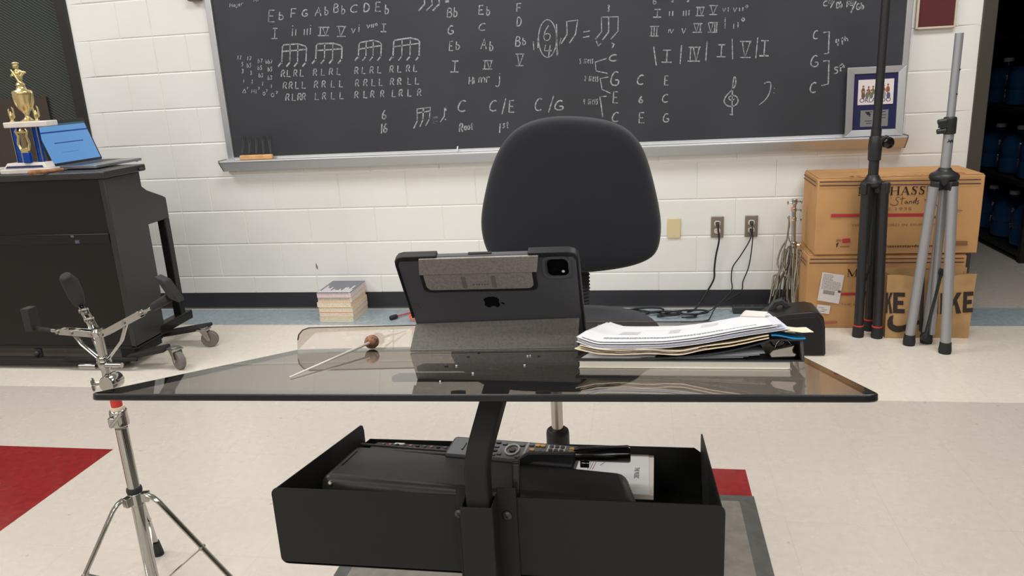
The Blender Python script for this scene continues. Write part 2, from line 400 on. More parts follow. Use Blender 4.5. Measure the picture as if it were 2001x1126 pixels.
mb = MB(); mb.box(0.413, BX1, BY-0.004, BY, 0.916, 0.930); mb.build('lower_trim', mat('bright_alu', (235, 236, 238), 0.3, 0.7), cb)

# chalk hand: every glyph on a 10 x 10 box, strokes as point lists
G = {
 'E': ['7,10 1,10 1,0 8,0', '1,5 6,5'], 'F': ['8,10 1,10 1,0', '1,5 7,5'], 'b': ['1,10 1,0', '1,0 6,0 9,2 8,5 4,6 1,4'],
 'G': ['8,9 5,10 2,8 0,4 1,1 5,0 9,1 9,4 5,4'], 'A': ['0,0 5,10 9,0', '2,4 8,4'], 'B': ['1,0 1,10 6,10 8,8 6,6 1,5', '6,6 9,3 7,0 1,0'],
 'C': ['9,9 6,10 2,8 0,4 1,1 5,0 9,1'], 'D': ['1,0 1,10 5,10 9,7 9,3 6,0 1,0'], 'R': ['1,0 1,10 7,10 8,7 6,5 1,5', '4,5 9,0'],
 'L': ['1,10 1,0 9,0'], 'H': ['1,10 1,0', '9,10 9,0', '1,5 9,5'], 'i': ['5,7 5,0', '5,10 5,9'], 'l': ['5,10 5,0'], 'v': ['0,10 4,0 9,10'],
 'm': ['0,0 0,9', '0,7 2,10 4,8 4,0', '4,7 7,10 9,8 9,0'], 'r': ['1,10 1,0', '1,6 4,10 8,9'], 'j': ['6,8 7,2 4,0 0,1', '6,10 6,9.6'],
 'o': ['5,10 1,7 1,3 5,0 9,3 8,7 5,10'], 't': ['5,10 5,1 8,0', '1,7 9,7'], 's': ['9,9 4,10 2,8 7,5 8,2 4,0 0,1'], 'h': ['1,10 1,0', '1,5 5,6 8,4 8,0'],
 'f': ['9,9 6,10 4,8 4,0', '1,6 8,6'], 'e': ['1,5 9,6 7,10 2,8 1,3 4,0 9,1'], 'M': ['0,0 1,10 5,4 8,10 9,0'], 'a': ['8,9 3,9 1,4 3,0 8,3', '8,9 8,0'],
 '1': ['5,10 5,0'], '2': ['1,8 4,10 8,8 7,5 1,0 9,0'], '3': ['1,9 6,10 8,8 4,6 8,3 6,0 1,1'], '4': ['2,10 1,5 9,5', '7,10 6,0'], '5': ['9,10 2,10 2,6 7,6 9,3 6,0 1,0'],
 '6': ['6,10 2,6 1,2 4,0 8,1 9,4 5,5 2,4'], '7': ['1,10 9,10 4,0'], 'I': ['1,10 9,10', '5,10 5,0', '0,0 10,0'], '/': ['9,10 0,0'], '|': ['5,10 5,0'], '\\': ['1,10 9,0'],
 '=': ['0,8 10,10', '0,0 10,2'], '#': ['4,10 2,0', '8,10 6,0', '1,7 10,8', '0,3 9,4'], 'o_': [], 'T': ['5,10 0,0 10,0 5,10'],
 'W': ['0,10 10,10', '2,10 2,0', '4,10 7,0 9,10', '0,0 10,0'],        # roman four between bars
 'V': ['0,10 10,10', '2,10 5,0 9,10', '1,0 10,0'],                     # roman five between bars
 'X': ['0,10 10,10', '1,10 4,0 6,10', '8,10 8,0', '0,0 10,0'],         # roman six
 'Y': ['0,10 10,10', '0,10 3,0 5,10', '7,10 7,0', '9,10 9,0', '0,0 10,0'],
 'Z': ['0,10 10,10', '2,10 2,0', '5,10 5,0', '8,10 8,0', '0,0 10,0'],  # roman three
 '*': ['5,10 1,7 1,3 5,0 9,3 8,7 5,10'], '.': ['4,6 6,4'], ']': ['2,10 9,10 9,0 0,0'],
}
chalk = MB(); crnd = random.Random(7)
def dense(pts, step):
    out = [pts[0]]
    for a, b_ in zip(pts[:-1], pts[1:]):
        n = max(1, int(math.hypot(b_[0]-a[0], b_[1]-a[1])/step))
        out += [(a[0]+(b_[0]-a[0])*i/n, a[1]+(b_[1]-a[1])*i/n) for i in range(1, n+1)]
    return out
def smooth_poly(p):
    if len(p) < 4: return p
    q = [p[0]]
    for a, b_ in zip(p[:-1], p[1:]):
        q += [(a[0]*.75+b_[0]*.25, a[1]*.75+b_[1]*.25), (a[0]*.25+b_[0]*.75, a[1]*.25+b_[1]*.75)]
    return q+[p[-1]]
def stroke(pts, wd=0.0058):
    P = [PY(u, v, BY-0.0006) for u, v in pts]
    if max(p.z for p in P) > BZ1: return
    chalk.ribbon(P, wd*crnd.uniform(0.9, 1.25), (0, -1, 0))
class Frame:
    def __init__(s, ox, oy, k): s.ox, s.oy, s.k = ox, oy, k
    def p(s, x, y): return (s.ox+x/s.k, s.oy+y/s.k)
    def g(s, items, wd=0.0055):
        for ch, x0, y0, x1, y1 in items:
            for st in G[ch]:
                q = [tuple(map(float, t.split(','))) for t in st.split()]
                if ch in 'bGCDBRjo365s2eatfh*': q = smooth_poly(q)
                lean = (y1-y0)*0.06
                stroke([s.p(x0+(x1-x0)*a/10+lean*(b-5)/10, y1-(y1-y0)*b/10) for a, b in q], wd)
    def l(s, *lines, wd=0.0055, sm=False):
        for ln in lines:
            if sm: ln = smooth_poly(smooth_poly(ln))
            stroke([s.p(*q) for q in ln], wd)
F2 = Frame(400, 0, 3.5196); F3 = Frame(800, 0, 3.5196); F4 = Frame(1200, 0, 3.5194); F5 = Frame(1500, 0, 3.411)
F2.g([('M', 172, 22, 192, 50), ('a', 197, 30, 212, 46), ('j', 214, 25, 228, 52), ('o', 232, 26, 245, 42), ('r', 250, 20, 268, 36), ('M', 338, -10, 360, 12), ('i', 364, -12, 370, 8)], 0.004)
F2.g([('E', 435, 70, 495, 150), ('b', 510, 80, 545, 135), ('F', 590, 60, 637, 122), ('G', 670, 65, 712, 112), ('A', 760, 50, 806, 108), ('b', 825, 45, 852, 102), ('B', 885, 27, 925, 85), ('b', 940, 38, 968, 95), ('C', 1003, 32, 1055, 85), ('D', 1092, 22, 1136, 80), ('E', 1172, 15, 1222, 78), ('b', 1240, 32, 1268, 95)])
F2.g([('I', 462, 195, 502, 265), ('i', 598, 175, 610, 248), ('l', 620, 200, 632, 245), ('l', 680, 200, 690, 240), ('l', 700, 196, 710, 240), ('i', 720, 172, 734, 238), ('W', 780, 188, 855, 245), ('V', 905, 182, 970, 250), ('v', 1010, 195, 1038, 228), ('i', 1055, 170, 1068, 220), ('v', 1115, 170, 1138, 195), ('l', 1143, 166, 1153, 190), ('l', 1156, 164, 1166, 190), ('*', 1172, 160, 1190, 178), ('I', 1212, 165, 1250, 218)], 0.005)
def beams4(F, x0, x1, yt, yb, sl):
    xs = [x0+10, x0+(x1-x0)*0.36, x0+(x1-x0)*0.66, x1]
    F.l([(xs[0]-6, yb), (xs[0], yt+12), (xs[0]+10, yt), (xs[2], yt-6+sl), (xs[3]-10, yt+8+sl), (xs[3], yt+22+sl), (xs[3]-4, yb-5)], wd=0.0065)
    F.l([(xs[0], yt+46), (xs[3]-6, yt+32+sl)], wd=0.0062)
    for x in xs[1:3]: F.l([(x, yt-4), (x-2, yb-8)])
    for x in (xs[0]-6, xs[1]-2, xs[2]-2, xs[3]-4): F.l([(x+2, yb-14), (x-24, yb+18)], wd=0.007)
beams4(F2, 525, 700, 308, 440, 0); beams4(F2, 758, 945, 302, 420, 2); beams4(F2, 1052, 1215, 292, 400, -10); beams4(F2, 1290, 1478, 276, 398, -10)
for row, y0, y1, hh in (('RLRL', 486, 450, 46), ('RRLL', 566, 538, 45), ('RLRR', 648, 618, 46)):
    pass
def rowtxt(lst, ya, yb, h):
    F2.g([(c, x, ya+(yb-ya)*(x-525)/950.0, x+30, ya+(yb-ya)*(x-525)/950.0+h) for c, x in lst])
rowtxt([('R', 525), ('L', 565), ('R', 610), ('L', 655), ('R', 745), ('L', 800), ('R', 855), ('L', 908), ('R', 1030), ('L', 1080), ('R', 1135), ('L', 1188), ('R', 1272), ('L', 1325), ('R', 1385), ('L', 1435)], 484, 445, 45)
rowtxt([('R', 538), ('R', 578), ('L', 622), ('L', 668), ('R', 752), ('R', 805), ('L', 868), ('L', 925), ('R', 1035), ('R', 1092), ('L', 1147), ('L', 1198), ('R', 1275), ('R', 1325), ('L', 1395), ('L', 1447)], 566, 532, 46)
rowtxt([('R', 556), ('L', 600), ('R', 638), ('R', 668), ('L', 758), ('R', 808), ('L', 868), ('L', 928), ('R', 1030), ('L', 1092), ('R', 1140), ('R', 1208), ('L', 1288), ('R', 1335), ('L', 1395), ('R', 1462)], 648, 612, 46)
sm = []
for (s_, x, y) in (('17', 222, 382), ('17', 290, 388), ('b7', 366, 405), ('bb7', 418, 410), ('5', 252, 428), ('b5', 290, 436), ('b5', 364, 452), ('b5', 434, 462), ('3', 255, 476), ('3', 312, 488), ('b3', 372, 504), ('b3', 434, 520), ('1', 262, 544), ('1', 320, 548), ('1', 392, 562), ('1', 452, 580)):
    for i, c in enumerate(s_): sm.append((c, x+i*17, y, x+i*17+13, y+27))
sm += [('T', 260, 612, 285, 638), ('7', 288, 600, 298, 614), ('M', 322, 615, 345, 642), ('i', 350, 618, 356, 644), ('7', 366, 600, 378, 618), ('o', 398, 632, 418, 656), ('7', 420, 616, 432, 634), ('o', 455, 640, 480, 668), ('7', 488, 628, 502, 646)]
F2.g(sm, 0.0038)
F2.g([('6', 1218, 758, 1250, 820), ('1', 1208, 852, 1226, 920), ('6', 1228, 850, 1258, 912)], 0.0062)
F2.l([(1462, 832), (1460, 750), (1552, 738), (1545, 820)], [(1463, 778), (1550, 763)], [(1505, 745), (1500, 825)], [(1437, 885), (1465, 826)], [(1480, 872), (1502, 820)], [(1520, 865), (1547, 815)], wd=0.0062)
F2.g([('=', 1574, 808, 1600, 842)])
F2.l([(1512, 0), (1512, 30), (1470, 75)], [(1562, 0), (1565, 33), (1525, 72)], [(1612, 0), (1613, 28), (1568, 72)], wd=0.0065)
F3.g([('=', 246, 0, 272, 14), ('B', 258, 56, 298, 118), ('b', 305, 50, 332, 115), ('E', 475, 38, 520, 98), ('b', 530, 45, 555, 103), ('F', 735, 24, 775, 80), ('G', 265, 175, 307, 235), ('C', 478, 160, 527, 210), ('D', 738, 118, 772, 178),
      ('E', 272, 285, 310, 348), ('b', 320, 285, 348, 340), ('A', 492, 268, 535, 338), ('b', 552, 285, 578, 348), ('B', 728, 252, 768, 318), ('b', 778, 260, 802, 308), ('I', 285, 420, 340, 495), ('W', 505, 418, 572, 475), ('V', 728, 372, 788, 452),
      ('H', 408, 530, 438, 580), ('i', 440, 538, 450, 575), ('m', 478, 532, 522, 568), ('r', 528, 528, 557, 568), ('j', 594, 505, 634, 598)])
F3.l([(244, 730), (240, 800), (212, 840)], [(244, 730), (254, 764)], [(246, 818), (250, 826)])
F3.g([('=', 165, 805, 190, 845)])
F3.g([('C', 335, 690, 392, 768), ('C', 552, 690, 603, 765), ('/', 640, 678, 662, 786), ('E', 682, 692, 734, 772), ('C', 865, 675, 914, 762), ('/', 960, 660, 992, 772), ('G', 1000, 690, 1064, 758), ('R', 342, 850, 372, 908), ('o', 375, 866, 395, 896), ('o', 398, 862, 418, 892), ('t', 420, 845, 440, 892), ('1', 612, 850, 632, 915), ('s', 640, 850, 658, 880), ('t', 662, 838, 686, 880)], 0.006)
oval = [(950+62*math.cos(t), 265+130*math.sin(t)) for t in [2*PI*i/26 for i in range(27)]]
F3.l(oval, [(1012, 165), (1016, 395), (1042, 262)], [(852, 285), (856, 345)], [(884, 262), (884, 330)])
F3.l([(1085, 235), (1082, 148), (1158, 138), (1142, 235), (1100, 298)], [(1085, 235), (1045, 300)])
F3.g([('6', 918, 175, 978, 282), ('4', 922, 308, 985, 390), ('=', 1196, 212, 1240, 258), ('3', 1362, 35, 1378, 80)], 0.005)
F3.l([(1322, 218), (1320, 118), (1436, 115), (1434, 215), (1385, 270)], [(1370, 118), (1370, 220), (1328, 275)], [(1322, 218), (1280, 270)], [(1285, 282), (1300, 316), (1318, 298)], [(1390, 296), (1408, 304), (1394, 330)])
def word(F, s_, x, y, dx, h, wd=0.0038, dy=0):
    F.g([(c, x+i*dx, y+dy*i, x+i*dx+dx*0.72, y+dy*i+h) for i, c in enumerate(s_) if c != ' '], wd)
word(F3, '5 frets', 1170, 405, 14, 32); word(F3, '2 frets', 1205, 522, 14, 34, dy=1); word(F3, '4 frets', 1198, 682, 14.5, 36)
F3.l([(1356, 402), (1278, 428), (1284, 488), (1362, 505)], [(1368, 530), (1312, 540), (1325, 615), (1385, 642)], [(1356, 662), (1310, 665), (1330, 805)])
F3.g([('C', 1375, 375, 1430, 420), ('G', 1385, 490, 1446, 590), ('E', 1398, 632, 1446, 708), ('C', 1395, 772, 1442, 838)], 0.006)
F4.g([('b', 268, -8, 292, 28), ('2', 392, -10, 412, 12), ('3', 500, -10, 518, 12), ('I', 270, 65, 325, 118), ('l', 376, 78, 386, 108), ('l', 398, 76, 408, 108), ('l', 472, 75, 482, 108), ('l', 490, 72, 500, 108), ('l', 510, 70, 520, 106), ('W', 562, 50, 622, 108), ('V', 650, 38, 712, 100), ('v', 746, 55, 770, 82), ('l', 780, 50, 790, 80), ('v', 820, 52, 846, 82), ('l', 858, 52, 868, 78), ('l', 880, 50, 890, 76), ('*', 904, 35, 922, 54),
      ('Z', 245, 182, 306, 248), ('l', 370, 202, 382, 228), ('v', 384, 200, 412, 228), ('v', 466, 195, 496, 230), ('X', 542, 162, 606, 222), ('Y', 646, 156, 712, 222), ('l', 756, 158, 770, 196), ('i', 760, 122, 768, 150), ('l', 815, 162, 830, 198), ('l', 846, 152, 858, 190), ('*', 876, 122, 900, 146)], 0.0048)
F4.l([(272, 320), (290, 450)], [(464, 310), (454, 440)], [(640, 285), (630, 420)], [(812, 265), (815, 408)], [(988, 258), (974, 402)])
F4.g([('I', 328, 345, 398, 428), ('W', 508, 325, 592, 420), ('I', 708, 308, 768, 390), ('V', 862, 285, 942, 395), ('I', 1002, 280, 1066, 384), ('C', 160, 515, 206, 582), ('E', 345, 522, 382, 585), ('6', 168, 663, 202, 708), ('C', 332, 648, 374, 704), ('E', 168, 775, 220, 845), ('G', 338, 780, 380, 840)], 0.0058)
F4.l([(795, 786), (818, 790)])
F4.l([(812, 788), (812, 650), (818, 560), (826, 524), (838, 540), (836, 590), (800, 630), (765, 665), (753, 700), (776, 730), (824, 733), (854, 705), (850, 670), (825, 655), (795, 660), (786, 680), (806, 692), (830, 680)], sm=True)
F4.l([(1032, 574), (1060, 562), (1080, 568), (1077, 620), (1050, 680), (998, 722)], sm=True)
F4.g([('.', 1096, 600, 1108, 616), ('.', 1094, 630, 1106, 646)])
F5.g([('C', 372, 5, 402, 40), ('#', 404, 0, 432, 26), ('/', 420, 4, 446, 54), ('D', 458, 15, 480, 54), ('b', 483, 8, 497, 50), ('F', 528, 8, 550, 48), ('#', 546, 5, 576, 40), ('/', 556, 8, 592, 86), ('G', 592, 22, 616, 64), ('b', 622, 18, 642, 60),
      ('C', 305, 202, 337, 260), ('4', 452, 260, 480, 304), ('t', 488, 248, 507, 296), ('h', 514, 242, 540, 274), ('G', 288, 368, 342, 446), ('5', 440, 448, 472, 490), ('t', 476, 430, 496, 474), ('h', 494, 422, 514, 452), ('C', 284, 548, 326, 618)], 0.0056)
F5.l([(370, 218), (411, 211), (405, 355), (374, 359)], [(370, 408), (409, 404), (404, 560), (358, 571)], wd=0.0056)
chalk.build('chalk_lettering', M_chalk, cb)

# things on the tray, plates on the wall -----------------------------------
p0 = PY(469, 312, -0.062); p1 = PY(533, 310, -0.062)
st = thing('staff_liner', (0.57, -0.062, 0.916), 'wooden five-wire music staff liner standing on the chalk tray at the left end', 'staff liner')
mb = MB(); mb.box(0.468, 0.668, -0.078, -0.052, 0.9165, 0.944); mb.build('wooden_handle', M_wood, st, bevel=0.006)
for i, (u, v, ub) in enumerate(((476, 265, 473), (488, 266, 487), (501, 266, 501), (514, 264, 515), (526, 264, 529))):
    a = PY(ub, 300, -0.062); b_ = PY(u, v+10, -0.040); t_ = PY(u, v, -0.038)
    mb = MB(); m_ = (b_-a).cross(V((0, 1, 0))).normalized()*0.0035
    mb.tube([a-m_*0.8, b_-m_*1.3], 0.0014, 6); mb.tube([a+m_*0.8, b_+m_*1.3], 0.0014, 6); mb.tube([b_-m_*1.3, t_-m_*1.2, t_+m_*1.2, b_+m_*1.3], 0.0016, 6)
    mb.build('wire_holder', mat('dark_wire', (92, 90, 88), 0.4, 0.7), st)
mb = MB(); c_ = PY(893, 297, -0.05); mb.tube([(c_.x, -0.05, 0.9165), (c_.x+0.003, -0.036, 0.944)], 0.0042, 8)
tag(mb.build('chalk_stick', mat('white_chalk', (225, 225, 225), 0.9)), 'short white chalk stub leaning upright on the tray left of the chair', 'chalk')
# framed plaque
pq = thing('framed_plaque', (3.9, -0.07, 0.93), 'silver framed blue plaque with a group picture leaning on the board corner', 'picture frame')
q = [PY(1650, 272, -0.066), PY(1762, 271, -0.066), PY(1776, 127, -0.052), PY(1656, 133, -0.052)]
q[0].z = max(q[0].z, 0.9185); q[1].z = max(q[1].z, 0.9185)
ex = (q[1]-q[0]); wq = ex.length; ex.normalize(); ey = (q[3]-q[0]); hq = ey.length; ey.normalize(); nq = ex.cross(ey).normalized()
def Q(a, b_, c_=0): return q[0]+ex*(a*wq)+ey*(b_*hq)+nq*c_
hq = hq*1.0
for (a0, a1, b0, b1) in ((0, 1, 0, 0.1), (0, 1, 0.9, 1.0)):
    pass
fw = 0.125; fh = 0.095
mb = MB()
mb.hexa([Q(0, 0, -0.006), Q(1, 0, -0.006), Q(1-fw, fh, -0.006), Q(fw, fh, -0.006), Q(0, 0, 0.010), Q(1, 0, 0.010), Q(1-fw, fh, 0.006), Q(fw, fh, 0.006)])
mb.hexa([Q(0, 1, -0.006), Q(1, 1, -0.006), Q(1-fw, 1-fh, -0.006), Q(fw, 1-fh, -0.006), Q(0, 1, 0.010), Q(1, 1, 0.010), Q(1-fw, 1-fh, 0.006), Q(fw, 1-fh, 0.006)])
mb.hexa([Q(0, 0, -0.006), Q(fw, fh, -0.006), Q(fw, 1-fh, -0.006), Q(0, 1, -0.006), Q(0, 0, 0.010), Q(fw, fh, 0.006), Q(fw, 1-fh, 0.006), Q(0, 1, 0.010)])
mb.hexa([Q(1, 0, -0.006), Q(1-fw, fh, -0.006), Q(1-fw, 1-fh, -0.006), Q(1, 1, -0.006), Q(1, 0, 0.010), Q(1-fw, fh, 0.006), Q(1-fw, 1-fh, 0.006), Q(1, 1, 0.010)])
mb.build('frame', M_alu, pq, bevel=0.001)
mb = MB(); mb.hexa([Q(fw*.9, fh*.9, -0.006), Q(1-fw*.9, fh*.9, -0.006), Q(1-fw*.9, 1-fh*.9, -0.006), Q(fw*.9, 1-fh*.9, -0.006), Q(fw*.9, fh*.9, 0.001), Q(1-fw*.9, fh*.9, 0.001), Q(1-fw*.9, 1-fh*.9, 0.001), Q(fw*.9, 1-fh*.9, 0.001)])
mb.build('blue_mat', mat('navy_mat', (42, 44, 82), 0.25), pq)
mb = MB(); mb.hexa([Q(.2, .46, 0.001), Q(.81, .46, 0.001), Q(.81, .82, 0.001), Q(.2, .82, 0.001), Q(.2, .46, 0.0025), Q(.81, .46, 0.0025), Q(.81, .82, 0.0025), Q(.2, .82, 0.0025)])
pc = mb.build('picture', mat('picture_paper', (224, 214, 212), 0.4), pq)
cols = [(150, 84, 60), (78, 92, 128), (206, 190, 166), (110, 80, 64), (190, 148, 114), (104, 112, 92), (150, 150, 156)]
mb = MB(); r8 = random.Random(3)
def disc(a, b_, ra, rb_, n0, m_): mb.add([Q(a+ra*math.cos(t), b_+rb_*math.sin(t), n0) for t in [2*PI*k/10 for k in range(10)]], [tuple(range(10))], m_)
for row, (bb, nn_) in enumerate(((0.70, 6), (0.63, 7))):      # two rows of people
    for i in range(nn_):
        a = .25+(.51/nn_)*(i+.5)+r8.uniform(-.01, .01); hgt = r8.uniform(-.015, .015)
        disc(a, bb-.045+hgt, .034, .050, 0.0026+row*.0002+i*0.00001, r8.choice((0, 1, 3, 5, 6)))
        disc(a, bb+.015+hgt, .018, .020, 0.0027+row*.0002+i*0.00001, r8.choice((2, 4)))
        disc(a, bb+.026+hgt, .018, .011, 0.00275+row*.0002+i*0.00001, 3)
mb.build('group_picture', [mat('picture_ink_%d' % k, c, 0.5) for k, c in enumerate(cols)], pc)
mb = MB(); text_poly(mb, 'ORLANDO', Q(.5, .495, 0.0027), ex, ey, 0.030, nq, align='CENTER', bold=0.012, lift=0.0002); mb.build('caption', mat('purple_ink', (92, 74, 110), 0.6), pc)
mb = MB(); mb.hexa([Q(.26, .14, 0.001), Q(.74, .14, 0.001), Q(.74, .38, 0.001), Q(.26, .38, 0.001), Q(.26, .14, 0.0025), Q(.74, .14, 0.0025), Q(.74, .38, 0.0025), Q(.26, .38, 0.0025)])
pp = mb.build('metal_plate', mat('plate_metal', (150, 152, 152), 0.4, 0.6), pq)
mb = MB()
for (a, b_, c_, d_) in ((.33, .35, .47, .352), (.35, .33, .42, .345), (.37, .31, .44, .325), (.40, .29, .43, .30), (.60, .345, .69, .35), (.61, .30, .70, .303), (.62, .26, .70, .263), (.34, .22, .47, .223), (.36, .185, .46, .188)):
    mb.add([Q(a, b_, .0027), Q(c_, b_, .0027), Q(c_, d_+.006, .0027), Q(a, d_+.006, .0027)], [(0, 1, 2, 3)])
mb.build('plate_lettering', M_ink, pp)
# red panel
rp_ = thing('pin_board', (4.16, 0, 1.4), 'dark red pin board panel in a thin pale frame at the upper right wall', 'pin board')
mb = MB(); mb.box(4.082, 4.243, -0.016, -0.001, 1.428, 2.2); mb.build('red_panel', mat('maroon_felt', (90, 40, 43), 0.9), rp_)
mb = MB(); mb.box(4.070, 4.082, -0.022, -0.001, 1.420, 2.21); mb.box(4.243, 4.252, -0.022, -0.001, 1.420, 2.21); mb.box(4.082, 4.243, -0.022, -0.001, 1.418, 1.428); mb.build('pale_frame', mat('beige_trim', (205, 192, 172), 0.5), rp_, bevel=0.002)
# small mark on wall
mb = MB(); c_ = [PY(617, 514, -0.0015), PY(621, 521, -0.0015), PY(621, 527, -0.0015), PY(617, 523, -0.0015)]
mb.prism(c_, (0, 0.0012, 0)); tag(mb.build('tape_scrap', mat('grey_tape', (138, 134, 128), 0.9)), 'tiny grey scuff of tape on the white wall above the books', 'tape')
# dark thing at top left of the board
mb = MB(); c_ = PY(382, -2, -0.02); mb.box(c_.x-0.04, c_.x+0.04, -0.05, -0.001, c_.z-0.012, c_.z+0.08)
tag(mb.build('wall_clip', mat('grey_brown_plastic', (120, 108, 104), 0.6), bevel=0.012), 'grey clip on the wall by the top left of the chalkboard', 'clip')
# plates
def plate(u0, v0, u1, v1, m, name, label, cat, group=None, duplex=False):
    a = PY(u0, v1, -0.006); b_ = PY(u1, v0, -0.006)
    t = thing(name, (a.x/2+b_.x/2, 0, a.z), label, cat, group)
    m_ = MB(); m_.box(a.x, b_.x, -0.008, 0.0015, a.z, b_.z); m_.build('cover_plate', m, t, bevel=0.003)
    cx = (a.x+b_.x)/2; cz = (a.z+b_.z)/2
    if duplex:
        for s_ in (1, -1):
            m_ = MB(); m_.prism([V((cx+x, -0.008, cz+s_*0.0205+z)) for x, z in rrect(-0.0165, 0.0165, -0.0145, 0.0145, 0.011)], (0, -0.003, 0))
            f_ = m_.build('socket', mat('ivory_plastic', (222, 214, 200), 0.4), t)
            m_ = MB()
            for dx, hh in ((-0.006, 0.005), (0.006, 0.004)): m_.box(cx+dx-0.001, cx+dx+0.001, -0.0116, -0.011, cz+s_*0.0205+0.001-hh+0.004, cz+s_*0.0205+0.001+hh)
            m_.ball((cx, -0.011, cz+s_*0.0205-0.007), 0.002, 1, 0.4, 1, 8); m_.build('slot', M_black, f_)
    for dz in ((0,) if duplex else (0.042, -0.042)):
        m_ = MB(); m_.lathe((cx, -0.008, cz+dz), [(0.003, 0), (0.003, 0.001), (0.001, 0.0016)], (0, -1, 0), 10); m_.build('screw', M_steel if duplex else m, t)
    return cx, cz
plate(1304, 427, 1330, 466, mat('almond_plastic', (214, 196, 156), 0.45), 'wall_plate', 'blank almond coloured cover plate on the wall beside the chair back', 'wall plate')
M_splate = mat('stainless_plate', (150, 138, 128), 0.38, 0.75)
ox1, oz1 = plate(1389, 423, 1414.5, 464.5, M_splate, 'wall_outlet', 'steel wall outlet with one black plug, nearer the chair', 'wall outlet', 'duplex outlets low on the wall', True)
ox2, oz2 = plate(1455, 421, 1481.5, 463, M_splate, 'wall_outlet', 'steel wall outlet with two thin cords, nearer the cardboard boxes', 'wall outlet', 'duplex outlets low on the wall', True)
M_cord = mat('black_cord', (30, 31, 32), 0.5)
def spline(P, n=8):
    P = [V(p) for p in P]; out = []
    for i in range(len(P)-1):
        p0, p1, p2, p3 = P[max(i-1, 0)], P[i], P[i+1], P[min(i+2, len(P)-1)]
        for k in range(n):
            t = k/n
            out.append(0.5*((2*p1)+(p2-p0)*t+(2*p0-5*p1+4*p2-p3)*t*t+(3*p1-p0-3*p2+p3)*t**3))
    return out+[P[-1]]
def cord(pts, r, plug, label, grp='cables from the wall outlets'):
    t = thing('electric_cable', pts[-1], label, 'cable', grp)
    m_ = MB(); m_.tube(spline(pts, 8), r, 8); m_.build('cable', M_cord, t, smooth=True)
    if plug:
        x, z = plug; m_ = MB(); m_.hexa([(x-0.011, -0.011, z-0.010), (x+0.011, -0.011, z-0.010), (x+0.011, -0.011, z+0.010), (x-0.011, -0.011, z+0.010), (x-0.006, -0.045, z-0.012), (x+0.006, -0.045, z-0.012), (x+0.006, -0.045, z+0.003), (x-0.006, -0.045, z+0.003)])
        m_.build('plug', M_black, t, bevel=0.003)
    return t
def wp(u, v, y): return PY(u, v, y)
cord([(ox1, -0.04, oz1+0.013), (ox1+0.001, -0.045, oz1-0.005), wp(1405, 470, -0.04), wp(1399, 500, -0.028), wp(1396, 525, -0.028), wp(1395, 545, -0.03), wp(1383, 568, -0.03), (3.05, -0.06, 0.02), (3.02, -0.085, 0.006), (2.995, -0.105, 0.0055)], 0.005, (ox1, oz1+0.0205), 'thick black power cord hanging from the outlet nearer the chair')
cord([(ox2, -0.042, oz2+0.014), (ox2-0.002, -0.062, oz2-0.002), (ox2-0.004, -0.064, oz2-0.025), wp(1464, 472, -0.058), wp(1447, 500, -0.03), wp(1432, 522, -0.028), wp(1429, 545, -0.028), wp(1428, 570, -0.028), (3.13, -0.10, 0.020), (3.06, -0.13, 0.006), (3.02, -0.19, 0.004), (2.96, -0.20, 0.004)], 0.0032, (ox2, oz2+0.0205), 'thin black cord bowing left from the outlet nearer the boxes')
cord([(ox2, -0.04, oz2-0.028), (ox2+0.003, -0.05, oz2-0.04), wp(1470, 475, -0.045), wp(1467, 500, -0.03), wp(1462, 525, -0.028), wp(1452, 550, -0.028), wp(1446, 572, -0.028), (3.15, -0.145, 0.05), (3.11, -0.2, 0.006), (3.08, -0.255, 0.004), (2.95, -0.275, 0.004)], 0.0032, (ox2, oz2-0.0205), 'thin black cord hanging straight from the outlet nearer the boxes')
# loose cables and power strip on the floor behind the chair
rc = random.Random(11)
for i, lab in enumerate(('tangled black cable on the blue floor strip behind the papers', 'looped black cable along the baseboard right of the chair')):
    pts = []
    for k in range(46):
        t = k*0.42; rr = 0.075+0.03*math.sin(t*0.37+i*2)
        pts.append((2.58+0.16*i+0.0215*t*(0.75 if i else 1)-rr*math.sin(t+i*1.4), -0.155-0.5*rr*math.cos(t+i)+0.03*math.sin(0.31*t+i), 0.010+0.0115*i))
    cord(pts, 0.005, None, lab, 'loose cables on the floor')
ps = thing('power_strip', (3.42, -0.09, 0), 'dark grey power strip on the floor against the baseboard', 'power strip')
mb = MB(); mb.box(3.235, 3.52, -0.13, -0.075, 0.001, 0.04); mb.build('body', mat('dark_grey_plastic', (52, 54, 56), 0.5), ps, bevel=0.006)
for k in range(5):
    mb = MB(); mb.box(3.25+k*0.048, 3.28+k*0.048, -0.118, -0.087, 0.04, 0.0425); mb.build('socket', M_black, ps, bevel=0.002)
mb = MB(); mb.box(3.49, 3.51, -0.112, -0.094, 0.04, 0.046); mb.build('switch', mat('red_switch', (120, 30, 30), 0.4), ps, bevel=0.002)
# ------------------------------------------------------------------ upright piano on a dolly (its back faces the room)
PXR = 0.284; PXL = -1.14; PYB = -1.0; TOPZ = 0.945
pn = thing('upright_piano', (-0.4, -0.8, 0), 'black upright piano on a wheeled dolly by the left wall', 'piano')
mb = MB(); mb.box(PXL+0.02, PXR-0.03, PYB+0.004, PYB+0.03, 0.10, TOPZ); mb.build('back_panel', M_piano, pn, bevel=0.003)
mb = MB(); mb.box(PXL+0.02, PXR-0.03, PYB-0.004, PYB+0.03, 0.64, 0.685); mb.build('back_rail', mat('black_rail', (15, 15, 15), 0.3), pn, bevel=0.002)
